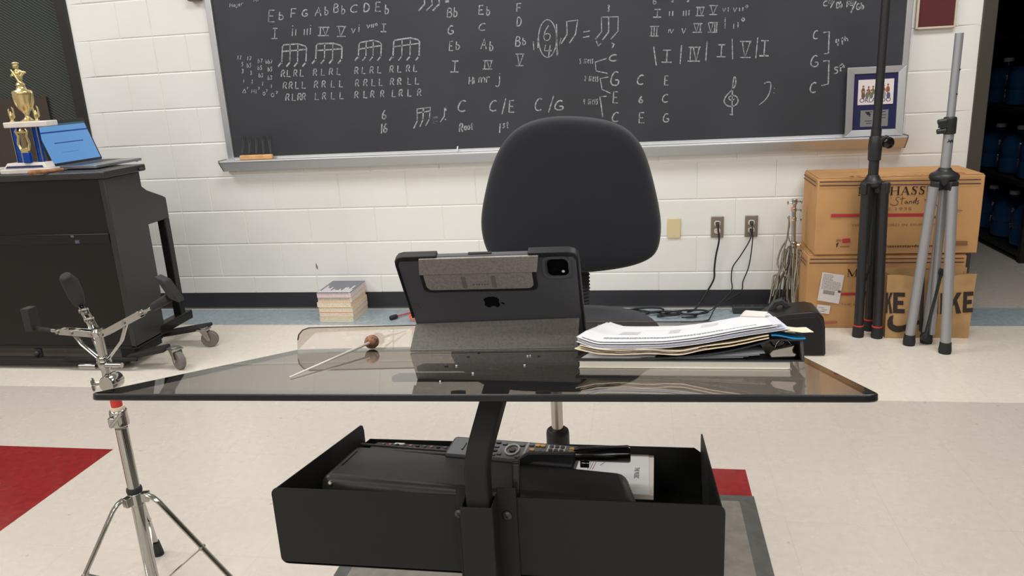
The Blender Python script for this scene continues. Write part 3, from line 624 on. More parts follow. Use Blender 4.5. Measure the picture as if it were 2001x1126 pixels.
# side panels with the keybed profile
def side(x):
    prof = [(PYB, 0.105), (PYB, TOPZ), (-0.735, TOPZ), (-0.735, 0.87), (-0.70, 0.845), (-0.585, 0.80), (-0.555, 0.785), (-0.555, 0.675), (-0.735, 0.675), (-0.735, 0.32), (-0.755, 0.27), (-0.755, 0.105)]
    m_ = MB(); m_.prism([(x-0.03, a, z) for a, z in prof], (0.03, 0, 0)); return m_
for x in (PXR, PXL+0.03): side(x).build('side_panel', M_pianoside, pn, bevel=0.004)
for x in (PXR-0.03, PXL+0.03):
    m_ = MB(); m_.beam((x+0.008, -0.578, 0.10), (x+0.008, -0.578, 0.676), 0.046, 0.042, (0, 1, 0)); m_.beam((x+0.008, -0.80, 0.126), (x+0.008, -0.50, 0.126), 0.05, 0.05); m_.build('front_leg', M_piano, pn, bevel=0.004)
mb = MB(); mb.box(PXL+0.03, PXR-0.03, -0.735, -0.56, 0.68, 0.74); mb.build('keybed', M_piano, pn, bevel=0.004)
mb = MB(); mb.box(PXL+0.03, PXR-0.03, -0.735, -0.575, 0.74, 0.79); mb.build('key_lid', M_piano, pn, bevel=0.008)
mb = MB(); mb.box(PXL+0.03, PXR-0.03, -0.757, -0.735, 0.10, 0.93); mb.build('front_panel', M_piano, pn)
mb = MB(); mb.box(PXL-0.015, PXR+0.016, PYB-0.014, -0.52, TOPZ, TOPZ+0.033) if False else mb.box(PXL-0.015, PXR+0.016, PYB-0.014, -0.70, TOPZ, TOPZ+0.033); mb.build('lid', M_pianoside, pn, bevel=0.006)
mb = MB(); mb.tube([(PXR+0.018, -0.76, TOPZ+0.012), (PXR+0.03, -0.74, TOPZ+0.012)], 0.007, 8); mb.build('lid_hinge', M_black, pn)
mb = MB(); mb.box(PXL+0.02, PXR, PYB, -0.755, 0.100, 0.115); mb.build('bottom_board', M_piano, pn)
for u, v, s_ in ((151, 473, 0.012), (141, 462, 0.008)):
    c_ = PY(u, v, PYB-0.0055); mb = MB(); mb.box(c_.x-s_, c_.x+s_, PYB-0.0058, PYB-0.004, c_.z-s_*0.7, c_.z+s_*0.7); mb.build('sticker', mat('violet_sticker', (86, 70, 110), 0.5) if s_ > 0.01 else mat('grey_sticker', (96, 96, 96), 0.5), pn)
    if s_ > 0.01:
        mb = MB(); mb.box(c_.x-s_*0.6, c_.x+s_*0.6, PYB-0.0062, PYB-0.0058, c_.z-s_*0.35, c_.z+s_*0.35); mb.build('sticker', mat('grey_sticker', (96, 96, 96), 0.5), pn)
# dolly
dy = thing('piano_dolly', (-0.4, -0.85, 0), 'black steel piano dolly with grey caster wheels under the piano', 'dolly')
mb = MB()
mb.box(PXL-0.05, PXR-0.06, -1.028, -0.985, 0.022, 0.052); mb.box(PXL-0.05, PXR-0.06, -0.74, -0.70, 0.052, 0.078)
mb.beam((PXR-0.04, -1.0, 0.066), (PXR+0.15, -0.98, 0.100), 0.075, 0.022); mb.beam((PXR-0.06, -0.66, 0.066), (0.47, -0.66, 0.106), 0.09, 0.018)
mb.box(PXR-0.10, PXR-0.02, -0.99, -0.77, 0.050, 0.0985); mb.box(PXL+0.05, PXL+0.13, -0.99, -0.77, 0.050, 0.0985)
mb.build('steel_frame', M_blackm, dy, bevel=0.003)
mb = MB(); mb.tube([(-0.10, -1.037, 0.060), (0.30, -1.037, 0.060)], 0.010, 10); mb.build('push_bar', M_blackm, dy, smooth=True)
M_wheel = mat('grey_caster_rubber', (112, 106, 102), 0.6)
for (x, y, r) in ((0.505, -1.005, 0.046), (0.485, -0.685, 0.044), (PXL-0.05, -1.0, 0.045)):
    d = V((0.86, -0.5, 0)).normalized() if y < -0.9 else V((0.95, 0.25, 0)).normalized(); n_ = d.cross(V((0, 0, 1)))
    mb = MB(); c_ = V((x, y, r)); mb.lathe(c_-n_*0.015, [(r*0.4, 0), (r*0.9, 0.0), (r, 0.005), (r, 0.025), (r*0.9, 0.03), (r*0.4, 0.03)], n_, 24); wv_ = mb.build('caster_wheel', M_wheel, dy, smooth=40)
    mb = MB()
    for s_ in (1, -1):
        q0 = c_+n_*0.022*s_; mb.prism([q0+V((0, 0, -0.006))+d*0.008, q0+V((0, 0, -0.006))-d*0.008, q0-d*0.045+V((0, 0, 0.055)), q0-d*0.005+V((0, 0, 0.055))], n_*0.003*s_)
    mb.obox(c_-d*0.025+V((0, 0, 0.056)), d*0.032, n_*0.03, V((0, 0, 0.003))); mb.tube([c_-n_*0.027, c_+n_*0.027], 0.006, 8)
    mb.lathe(c_-d*0.025+V((0, 0, 0.058)), [(0.022, 0), (0.022, 0.008)], seg=14)
    mb.build('caster_fork', M_steel, dy, bevel=0.001)
mb = MB(); c_ = PY(65, 690, -1.03); mb.box(-0.30, -0.26, -1.0, -0.988, 0.054, 0.096); mb.ball((-0.28, -1.006, 0.075), 0.014); mb.build('latch', M_black, dy, smooth=40)

# ------------------------------------------------------------------ on the piano
LZ = TOPZ+0.0335
lp = thing('laptop', (0.05, -0.70, LZ), 'open silver laptop with a blue screen on top of the black piano', 'laptop')
hd = V((0.07, 0.9975, 0)); fd = V((0.9975, -0.07, 0)); H0 = V((-0.075, -0.872, LZ)); LW, LD = 0.33, 0.245
def lpt(a, f, z): return H0+hd*a+fd*f+V((0, 0, z))
mb = MB(); mb.prism([lpt(a, f, 0.004) for f, a in rrect(0, LD, 0, LW, 0.012)], (0, 0, 0.014)); deck = mb.build('deck', mat('silver_laptop', (158, 160, 166), 0.35, 0.7), lp, bevel=0.002)
mb = MB(); mb.prism([lpt(a, f, 0.018) for f, a in rrect(0.03, 0.135, 0.025, LW-0.025, 0.005)], (0, 0, 0.001)); mb.build('keyboard', M_black, deck)
mb = MB(); mb.prism([lpt(a, f, 0.018) for f, a in rrect(0.15, 0.225, 0.11, 0.22, 0.005)], (0, 0, 0.0006)); mb.build('touchpad', M_steel, deck)
for a in (0.02, LW-0.02):
    for f in (0.02, LD-0.02):
        mb = MB(); mb.lathe(lpt(a, f, 0), [(0.006, 0), (0.006, 0.004)], seg=10); mb.build('foot', M_rubber, deck)
up = (V((0, 0, 1))*math.cos(0.325)-fd*math.sin(0.325)); nn = hd.cross(up).normalized()
if nn.dot(fd) < 0: nn = -nn
def lps(a, h, n=0): return H0+V((0, 0, 0.018))+hd*a+up*h+nn*n
mb = MB(); mb.prism([lps(a, h, -0.004) for a, h in rrect(0, LW, 0, 0.226, 0.008)], nn*0.006); lidp = mb.build('screen_lid', mat('dark_bezel', (38, 40, 44), 0.4), lp, bevel=0.001)
def glow(name, c, s): return mat(name, (10, 10, 12), 0.25, emit=(c, s))
mb = MB(); mb.prism([lps(a, h, 0.0021) for a, h in ((0.008, 0.012), (LW-0.008, 0.012), (LW-0.008, 0.208), (0.008, 0.208))], nn*0.0004); scp = mb.build('screen', glow('screen_blue', (98, 148, 200), 0.85), lidp)
def bar(a0, a1, h0, h1, m, nm, lift=0.0027):
    m_ = MB(); m_.add([lps(a0, h0, lift), lps(a1, h0, lift), lps(a1, h1, lift), lps(a0, h1, lift)], [(0, 1, 2, 3)]); return m_.build(nm, m, lidp)
bar(0.008, LW-0.008, 0.198, 0.208, glow('screen_teal', (70, 104, 112), 0.6), 'screen_tab_bar')
bar(0.008, LW-0.008, 0.163, 0.171, glow('screen_navy', (32, 78, 150), 0.7), 'screen_title_bar')
bar(0.07, 0.26, 0.108, 0.113, glow('screen_navy', (32, 78, 150), 0.7), 'screen_progress_bar')
bar(0.09, 0.20, 0.060, 0.063, glow('screen_mid', (84, 130, 190), 0.7), 'screen_text_line')

def eagle(o, s, parent):
    o = V(o); m_ = MB()
    m_.lathe(o, [(0.010*s, 0), (0.012*s, 0.004*s), (0.006*s, 0.008*s), (0.009*s, 0.022*s), (0.008*s, 0.034*s), (0.0045*s, 0.044*s), (0.002*s, 0.05*s)], seg=12)
    m_.prism([o+V((0.006*s, 0, 0.012*s)), o+V((0.020*s, 0, 0.024*s)), o+V((0.018*s, 0, 0.062*s)), o+V((0.008*s, 0, 0.070*s)), o+V((0.012*s, 0, 0.045*s)), o+V((0.004*s, 0, 0.036*s))], (0, 0.004*s, 0))
    m_.prism([o+V((-0.006*s, 0.002, 0.012*s)), o+V((-0.014*s, 0.002, 0.024*s)), o+V((-0.016*s, 0.002, 0.058*s)), o+V((-0.008*s, 0.002, 0.064*s)), o+V((-0.007*s, 0.002, 0.036*s))], (0, 0.004*s, 0))
    return m_.build('eagle_figure', M_gold, parent, bevel=0.001)
M_blucol = mat('blue_metallic_column', (18, 78, 188), 0.25, 0.35, noise=(120, 0.25))
TY = -0.948
def tx(u, v): return PY(u, v, TY)
tr = thing('trophy', (tx(60, 335).x, TY, LZ), 'tall gold cup trophy with blue columns on the piano behind the laptop', 'trophy')
bx0, bx1 = tx(-12, 335).x, tx(108, 335).x; cx = tx(56, 300).x; s0, s1 = tx(17, 240).x, tx(100, 233).x; szb = tx(58, 248).z; szt = tx(58, 237).z
mb = MB(); mb.box(bx0+0.07, bx1, TY-0.038, TY+0.038, LZ, LZ+0.022); mb.prism([(bx0+0.085, TY-0.034, LZ+0.022), (bx1-0.012, TY-0.034, LZ+0.022), (bx1-0.03, TY-0.026, LZ+0.05), (bx0+0.105, TY-0.026, LZ+0.05)], (0, 0.060, 0)); base_ = mb.build('marble_base', M_marble, tr, bevel=0.003)
mb = MB(); mb.hexa([(bx0+0.10, TY-0.0355, LZ+0.028), (bx1-0.03, TY-0.0355, LZ+0.028), (bx1-0.03, TY-0.028, LZ+0.028), (bx0+0.10, TY-0.028, LZ+0.028), (bx0+0.108, TY-0.033, LZ+0.037), (bx1-0.036, TY-0.033, LZ+0.037), (bx1-0.036, TY-0.026, LZ+0.037), (bx0+0.108, TY-0.026, LZ+0.037)]); mb.build('name_strip', mat('navy_strip', (40, 48, 92), 0.4), base_)
zb_ = LZ+0.05
for u, wd, m_c in ((41, 0.030, M_blucol), (80, 0.026, M_blucol)):
    x = tx(u, 300).x; mb = MB(); mb.box(x-wd/2-0.004, x+wd/2-0.004, TY-wd/2+0.008, TY+wd/2+0.002, zb_, szb+0.001); cc_ = mb.build('blue_column', m_c, tr, bevel=0.004)
    for dx in (-1, 1):
        mb = MB(); mb.box(x-0.004+dx*wd/2-0.002, x-0.004+dx*wd/2+0.002, TY-wd/2+0.005, TY-wd/2+0.009, zb_, szb+0.001); mb.build('silver_edge', M_steel, cc_)
for dxx in (0.018, 0.045):
    mb = MB(); mb.tube([(cx+dxx-0.024, TY-0.03, zb_), (cx+dxx-0.024, TY-0.03, zb_+0.07)], 0.0035, 8); mb.build('gold_post', M_gold, tr, smooth=True)
mb = MB(); mb.box(cx-0.006, cx+0.030, TY-0.035, TY-0.015, zb_, zb_+0.05); mb.build('blue_pedestal', M_blucol, tr, bevel=0.003)
mb = MB(); mb.box(s0, s1, TY-0.038, TY+0.038, szb, szt); mb.build('marble_slab', M_marble, tr, bevel=0.004)
# lyre emblem
lo = V((cx+0.012, TY-0.03, zb_+0.05)); mb = MB()
for s_ in (1, -1):
    mb.tube([lo+V((0, 0, 0.0)), lo+V((s_*0.020, 0, 0.012)), lo+V((s_*0.030, 0, 0.04)), lo+V((s_*0.022, 0, 0.075)), lo+V((s_*0.032, 0, 0.098)), lo+V((s_*0.024, 0, 0.108))], [0.006, 0.006, 0.006, 0.005, 0.005, 0.003], 8)
mb.tube([lo+V((-0.026, 0, 0.092)), lo+V((0.026, 0, 0.092))], 0.004, 8); mb.obox(lo+V((0, 0, 0.008)), (0.018, 0, 0), (0, 0.006, 0), (0, 0, 0.010))
for k in range(5): mb.tube([lo+V((-0.012+0.006*k, 0, 0.012)), lo+V((-0.012+0.006*k, 0, 0.092))], 0.0016, 6)
mb.lathe(lo+V((0, 0, 0.092)), [(0.008, 0), (0.012, 0.008), (0.004, 0.018)], seg=10)
mb.build('lyre_emblem', M_gold, tr, smooth=40)
cc = V((tx(55, 236).x, TY, szt))
zr = tx(47, 180).z-szt; rim = (tx(61, 182).x-tx(29, 182).x)/2
mb = MB(); mb.lathe(cc, [(0.030, 0), (0.032, 0.004), (0.020, 0.010), (0.010, 0.020), (0.009, 0.030), (0.016, 0.042), (0.030, zr*0.45), (rim*0.80, zr*0.68), (rim*0.94, zr*0.88), (rim, zr), (rim*0.92, zr+0.006), (rim*0.55, zr+0.012), (0.016, zr+0.028), (0.020, zr+0.034), (0.008, zr+0.05)], seg=28); cup = mb.build('cup', M_gold, tr, smooth=60)
for s_ in (1, -1):
    mb = MB(); mb.tube(spline([cc+V((s_*rim*0.97, 0, zr*0.97)), cc+V((s_*rim*1.16, 0, zr*0.99)), cc+V((s_*rim*1.14, 0, zr*0.72)), cc+V((s_*rim*0.92, 0, zr*0.52)), cc+V((s_*rim*0.62, 0, zr*0.44))], 4), 0.0045, 8); mb.build('cup_handle', M_gold, cup, smooth=True)
fo = cc+V((0, 0, zr+0.034)); mb = MB()    # little musician on the cup
mb.lathe(fo, [(0.020, 0), (0.018, 0.01), (0.012, 0.02), (0.017, 0.034), (0.020, 0.055), (0.022, 0.075), (0.010, 0.085), (0.007, 0.09)], seg=14)
mb.ball(fo+V((-0.006, 0, 0.105)), 0.016, 1, 1, 1.1); mb.ball(fo+V((-0.004, 0, 0.12)), 0.018, 1.15, 1, 0.45)
mb.tube([fo+V((0.015, -0.02, 0.012)), fo+V((-0.022, -0.022, 0.085))], [0.006, 0.004], 8)
mb.tube([fo+V((0.018, 0, 0.074)), fo+V((0.045, -0.012, 0.062)), fo+V((0.030, -0.022, 0.045))], [0.010, 0.009, 0.006], 8); mb.tube([fo+V((-0.018, 0, 0.074)), fo+V((-0.034, -0.012, 0.05)), fo+V((-0.014, -0.024, 0.055))], [0.010, 0.008, 0.006], 8)
mb.ball(fo+V((0.042, -0.01, 0.066)), 0.014, 1.4, .8, .7); mb.v = [fo+(q_-fo)*0.80 for q_ in mb.v]; mb.build('musician_figure', M_gold, tr, smooth=60)
eagle((tx(31, 236).x, TY-0.022, szt), 1.0, tr); eagle((tx(79, 234).x, TY-0.022, szt), 1.0, tr)
t2 = thing('trophy', (tx(-14, 345).x, TY-0.03, LZ), 'low white based trophy with a gold eagle at the left frame edge', 'trophy')
x2 = bx0+0.066; mb = MB(); mb.box(x2-0.20, x2-0.006, TY-0.045, TY+0.03, LZ, LZ+0.03); mb.build('marble_base', M_marble, t2, bevel=0.004)
mb = MB(); mb.box(x2-0.20, x2-0.035, TY-0.048, TY-0.045, LZ+0.004, LZ+0.02); mb.build('brass_plate', mat('dull_brass', (120, 106, 52), 0.4, 0.7), t2)
eagle((x2-0.028, TY-0.02, LZ+0.03), 1.0, t2)
mb = MB(); mb.lathe((x2-0.075, TY-0.01, LZ+0.03), [(0.02, 0), (0.02, 0.01), (0.012, 0.015), (0.012, 0.10)], seg=12); mb.build('gold_column', M_gold, t2, smooth=40)
# wooden beater handle on the edge of the lid
a = PZ(112, 341, LZ+0.012); a = V((0.045, -0.94, LZ+0.011)); b_ = V((0.075, -1.12, LZ-0.004))
a = PY(117, 338, -0.97); b_ = PY(58, 356, -1.06)
a.z = LZ+0.011; b_.z = LZ+0.011
mt = thing('wooden_beater', a, 'brown wooden beater handle lying across the front edge of the piano lid', 'mallet')
d = (b_-a).normalized(); mb = MB(); mb.lathe(a-d*0.02, [(0.004, 0), (0.0085, 0.004), (0.0085, (b_-a).length*0.5), (0.0105, (b_-a).length*0.8), (0.011, (b_-a).length+0.012), (0.007, (b_-a).length+0.02)], d, 14); mb.build('handle', mat('worn_brown_wood', (168, 118, 76), 0.55, noise=(40, 0.25)), mt, smooth=50)
mb = MB(); mb.tube([a-d*0.035, a-d*0.018], 0.0045, 10); mb.build('shaft', mat('dark_shaft', (96, 72, 58), 0.5), mt, smooth=True)

# ------------------------------------------------------------------ book stack by the wall
bk_c = [('grey', (118, 118, 124)), ('mauve', (206, 190, 198)), ('peach', (222, 176, 150)), ('yellow', (232, 214, 150)), ('orange', (232, 190, 140)), ('salmon', (222, 160, 140))]
g0 = V((0.926, -0.277, 0)); ew = V((0.203, 0.0, 0)); gd = V((-0.004, 0.255, 0)); hz = [0.030, 0.028, 0.030, 0.028, 0.029, 0.030]
rb = random.Random(5); z = 0.0; pos = ['bottom book', 'second book from the bottom', 'third book from the bottom', 'fourth book from the bottom', 'second book from the top', 'top book']
cov = [(224, 226, 170), (228, 158, 140), (236, 196, 140), (238, 216, 150), (226, 170, 150), (206, 196, 200)]
for i in range(6):
    h_ = hz[i]; o_ = g0+V((rb.uniform(-.004, .004), rb.uniform(-.004, .004), z+0.0005))
    lab = ['thick book with pale yellow green cover at the very bottom of the floor stack', 'salmon covered book second from the bottom of the floor stack', 'orange edged book third from the bottom of the floor stack', 'yellow edged book third from the top of the floor stack', 'pinkish book just under the top book of the floor stack', 'grey patterned spiral book on top of the floor stack'][i]
    t = thing('music_book', o_, lab, 'book', 'music books stacked on the floor')
    def bp(a, b__, c__): return o_+ew*a+gd*b__+V((0, 0, c__))
    mb = MB(); mb.hexa([bp(0.004, 0.004, .003), bp(.996, .004, .003), bp(.996, .996, .003), bp(.004, .996, .003), bp(.004, .004, h_-.003), bp(.996, .004, h_-.003), bp(.996, .996, h_-.003), bp(.004, .996, h_-.003)]); mb.build('page_block', mat('page_edges_%s' % bk_c[i][0], (228, 218, 200) if i < 5 else (222, 208, 210), 0.9, noise=(150, 0.1)), t)
    for z0, z1, k in ((0, .003, 0), (h_-.003, h_, 1)):
        mb = MB(); mb.hexa([bp(0, 0, z0), bp(1, 0, z0), bp(1, 1, z0), bp(0, 1, z0), bp(0, 0, z1), bp(1, 0, z1), bp(1, 1, z1), bp(0, 1, z1)]); cvr = mb.build('cover', mat('book_cover_%d%d' % (i, k), cov[i] if not (i == 5 and k) else (120, 122, 128), 0.6), t, bevel=0.001)
        if i == 5 and k:
            mb = MB()
            for q_ in range(16):
                a0 = 0.02+q_*0.06; ln = 0.16+0.42*abs(math.sin(q_*1.9))*(0.6+0.4*math.sin(q_*0.5+1))
                mb.add([bp(a0, 0.01, h_+.0004), bp(a0+0.042, 0.01, h_+.0004), bp(a0+0.042, ln, h_+.0004), bp(a0, ln, h_+.0004)], [(0, 1, 2, 3)])
            mb.build('cover_pattern', mat('pale_print', (222, 216, 222), 0.7), cvr)
    if i >= 4:
        mb = MB()
        for q_ in range(22):
            c_ = bp(0.03+q_*0.0425, 0, h_-0.004 if i == 5 else h_*.6); mb.tube([c_+V((0, -0.004*math.cos(t_)*1.0-0.0, 0.005*math.sin(t_))) for t_ in [0.2+k*1.0 for k in range(6)]], 0.0011, 5)
        mb.build('spiral_binding', mat('dark_wire', (92, 90, 88), 0.4, 0.7), t, smooth=True)
    z += h_+0.0005
# red shafted mallet and orange strap on the floor
a = PZ(765, 621, 0.014); b_ = PZ(812, 608, 0.008)
mt = thing('red_mallet', a, 'red shafted mallet with a black head on the blue floor strip', 'mallet'); d = (b_-a).normalized()
mb = MB(); mb.lathe(a-d*0.012, [(0.006, 0), (0.0125, 0.006), (0.0135, 0.03), (0.0125, 0.048), (0.006, 0.054)], d, 14); mb.build('black_head', M_rubber, mt, smooth=50)
mb = MB(); mb.tube([a+d*0.04, a+d*0.27], 0.0045, 8); mb.build('red_shaft', mat('red_shaft', (186, 70, 72), 0.45), mt, smooth=True)
mb = MB(); c_ = PZ(808, 628, 0.0); mb.tube(spline([c_+V((0.03, 0.02, 0.006)), c_+V((0.0, 0.035, 0.012)), c_+V((-0.022, 0.02, 0.03)), c_+V((-0.015, -0.005, 0.02)), c_+V((0.012, -0.012, 0.012)), c_+V((0.05, -0.01, 0.008)), c_+V((0.085, 0.01, 0.006))], 6), 0.0075, 8, flat=0.5)
tag(mb.build('orange_strap', mat('orange_webbing', (232, 98, 48), 0.7), smooth=True), 'small orange looped strap on the floor beside the tablet case', 'strap')

# ------------------------------------------------------------------ snare drum stand
SY = -2.66
def sp_(u, v, dy=0): return PY(u, v, SY+dy)
sn = thing('snare_stand', (sp_(285, 1090).x, SY, 0), 'chrome snare drum stand with black rubber basket tips at the left of the desk', 'drum stand')
bx = sp_(262, 955).x
def colpt(z): return V((bx+0.0, SY, z))
zt = lambda u, v: sp_(u, v).z
mb = MB(); mb.tube([colpt(0.03), colpt(zt(263, 955))], 0.0155, 18); mb.tube([colpt(zt(262, 960)), colpt(zt(236, 836))], 0.0150, 18); mb.build('lower_tube', M_chrome, sn, smooth=40)
mb = MB(); mb.lathe(colpt(zt(264, 962)), [(0.018, 0), (0.019, 0.004), (0.019, 0.010), (0.018, 0.014)], seg=18); mb.build('rubber_ring', M_rubber, sn, smooth=40)
mb = MB(); mb.lathe(colpt(zt(267, 985)), [(0.0185, 0), (0.0185, 0.034)], seg=18)
for a_ in (0.25, 2.35, 4.45): mb.obox(colpt(zt(265, 972))+V((math.cos(a_), math.sin(a_), 0))*0.022, V((math.cos(a_), math.sin(a_), 0))*0.012, V((-math.sin(a_), math.cos(a_), 0))*0.009, V((0, 0, 0.012)))
mb.build('leg_collar', M_chrome, sn, bevel=0.001)
mb = MB(); mb.lathe(colpt(0.045), [(0.0185, 0), (0.0185, 0.03)], seg=18); mb.build('brace_collar', M_chrome, sn, bevel=0.001)
far = V((1.335, -2.43, 0.0)); Lf = sp_(150, 1160, -0.12); Rf = sp_(470, 1165, -0.12)
ztop = zt(265, 968)
for k, (mid, ft) in enumerate(((None, V((1.318, -2.860, 0.0))), (None, V((1.728, -2.632, 0.0))), (V((bx-0.03, SY+0.06, 0.27)), V((1.338, -2.452, 0.0))))):
    c0 = colpt(ztop); dr = V((ft.x-bx, ft.y-SY, 0)).normalized()
    p1 = c0+dr*0.03; p2 = c0+dr*0.058+V((0, 0, -0.020))
    dd = (V((ft.x, ft.y, ft.z))-p2)
    if ft.z > 0.0: 
        tt = p2.z/(p2.z-ft.z); ft = p2+dd*tt
    ft = V((ft.x, ft.y, 0.012))
    mb = MB(); mb.tube([p1, p1*0.5+p2*0.5+V((0, 0, 0.004)), p2, p2*0.9+ft*0.1, ft], [0.0085]*5, 12, flat=0.62); lg = mb.build('leg', M_chrome, sn, smooth=50)
    mb = MB(); mb.tube([ft+(p2-ft).normalized()*0.055, ft, ft+V((0, 0, -0.011))], [0.012, 0.014, 0.015], 12); mb.build('rubber_foot', M_rubber, lg, smooth=50)
    m2 = p2+(ft-p2)*0.46; mb = MB(); mb.beam(m2, colpt(0.06)+dr*0.016, 0.013, 0.003, (0, 0, 1)); br = mb.build('leg_brace', M_chrome, sn, bevel=0.0008)
    mb = MB(); mb.tube([m2+V((0, -0.009, 0)), m2+V((0, 0.009, 0))], 0.005, 10); mb.build('rivet', M_steel, br)
# upper section
zc0, zc1 = zt(233, 832), zt(230, 800)
mb = MB(); mb.lathe(colpt(zc0), [(0.018, 0), (0.021, 0.003), (0.021, zc1-zc0-0.003), (0.018, zc1-zc0)], seg=18); mb.obox(colpt((zc0+zc1)/2)+V((0.004, -0.022, 0)), (0.014, 0, 0), (0, 0.008, 0), (0, 0, 0.010)); mb.tube([colpt(zc0+0.01)+V((-0.005, -0.03, 0)), colpt(zc1+0.004)+V((0.032, -0.03, 0))], [0.005, 0.004], 8); mb.build('height_clamp', M_chrome, sn, bevel=0.0015)
mb = MB(); mb.lathe(colpt(zc1), [(0.0165, 0), (0.0165, 0.008)], seg=18); mb.build('nylon_bushing', mat('ivory_nylon', (222, 210, 178), 0.5), sn, smooth=40)
zb0, zb1 = zc1+0.008, zt(222, 752)
mb = MB(); mb.tube([colpt(zb0), colpt(zb1)], 0.0125, 16); mb.build('inner_tube', M_chrome, sn, smooth=40)
mb = MB(); mb.lathe(colpt(zb0+0.001), [(0.0132, 0), (0.0132, 0.022)], seg=16); mb.build('red_tape', mat('red_tape', (196, 58, 52), 0.6), sn, smooth=40)
tl = colpt(zb1+0.004)
mb = MB(); mb.lathe(tl+V((0, 0.0, 0.004))-V((0.0, 0.022, 0)), [(0.019, 0), (0.021, 0.004), (0.021, 0.040), (0.019, 0.044)], (0, 1, 0), 20); mb.tube([tl+V((-0.042, -0.01, 0.0)), tl+V((-0.02, -0.01, 0.004))], [0.006, 0.004], 8); mb.ball(tl+V((-0.045, -0.01, 0.006)), 0.007, .5, 1, 1.6); mb.ball(tl+V((-0.045, -0.01, -0.008)), 0.007, .5, 1, 1.6); mb.build('tilter', M_chrome, sn, bevel=0.001)
ux = sp_(200, 690).x
def up_(z): return V((ux, SY, z))
zA, zB = zt(208, 742), zt(194, 648)
mb = MB(); mb.tube([up_(zA-0.005), up_(zB)], 0.0105, 16); mb.build('basket_tube', M_chrome, sn, smooth=40)
mb = MB(); mb.lathe(up_(zt(203, 716)), [(0.016, 0), (0.017, 0.004), (0.017, 0.014), (0.015, 0.018)], seg=18)
zz = zt(203, 713); mb.tube([up_(zz)+V((-0.058, -0.012, 0)), up_(zz)+V((-0.014, -0.012, 0))], 0.0065, 10); mb.tube([up_(zz+0.004)+V((0.014, -0.012, 0)), up_(zz+0.004)+V((0.056, -0.012, 0))], 0.0065, 10); mb.build('basket_nut', M_chrome, sn, smooth=40)
mb = MB(); mb.lathe(up_(zt(202, 706)), [(0.014, 0), (0.016, 0.004), (0.016, 0.01), (0.014, 0.014)], seg=18); mb.build('lower_hub', M_chrome, sn, smooth=40)
mb = MB(); mb.lathe(up_(zB-0.012), [(0.013, 0), (0.0155, 0.003), (0.0155, 0.014), (0.010, 0.020)], seg=18); mb.build('upper_hub', M_chrome, sn, smooth=40)
hub = up_(zB-0.006); lhub = up_(zt(202, 700))
arms = [('left', sp_(103, 646, 0.03), sp_(62, 622, 0.04), sp_(128, 655, 0.02)), ('right', sp_(296, 602, -0.02), sp_(318, 582, -0.03), sp_(250, 632, -0.01)), ('back', sp_(158, 598, 0.10), sp_(141, 560, 0.11), sp_(172, 622, 0.06))]
for nm, e, tip, mid in arms:
    dr = V((e.x-hub.x, e.y-hub.y, 0)).normalized(); sdw = V((-dr.y, dr.x, 0))
    s_ = hub+dr*0.014
    mb = MB(); dd = (e-s_).normalized(); nrm = dd.cross(sdw)
    L = (e-s_).length
    for off in (-0.007, 0.007): mb.beam(s_+sdw*off, s_+dd*L*0.80+sdw*off, 0.002, 0.016, dd.cross(V((0, 0, 1))).cross(dd) if False else (0, 0, 1))
    mb.beam(s_+dd*L*0.70, e, 0.012, 0.006); mb.tube([e-dd*0.01, e+dd*0.028], 0.0035, 8)
    am = mb.build('basket_arm', M_chrome, sn, bevel=0.0008)
    for f in (0.02, 0.48, 0.82):
        mb = MB(); mb.tube([s_+dd*L*f-sdw*0.011, s_+dd*L*f+sdw*0.011], 0.0048, 10); mb.build('rivet', M_steel, am, smooth=40)
    q0 = s_+dd*L*0.5; q1 = lhub+dr*0.016; qm = (q0+q1)/2+dr*0.012
    mb = MB(); mb.tube([q0, qm, q1], 0.007, 8, flat=0.45); mb.build('link', M_chrome, am, smooth=50)
    mb = MB()
    if nm == 'left':
        mb.tube([e+dd*0.005, tip+V((0.0, 0, -0.026))+dd*-0.004], 0.0055, 8); mb.obox(tip+V((-0.004, 0, -0.002)), (0.011, 0, 0), (0, 0.014, 0), (0, 0, 0.030))
    elif nm == 'right':
        mb.tube([e+dd*0.004, tip+V((0.016, 0, 0.0))], [0.010, 0.012], 10); mb.obox(tip+V((0.022, 0, 0.022)), V((0.012, 0, -0.006)), (0, 0.014, 0), V((-0.014, 0, 0.026)))
    else:
        mb.tube([e+dd*0.002, e*0.45+tip*0.55, tip+V((-0.004, 0, 0.012)), tip+V((-0.004, -0.014, 0.032))], [0.012, 0.019, 0.020, 0.014], 12)
    mb.build('rubber_tip', M_rubber, am, bevel=0.004)
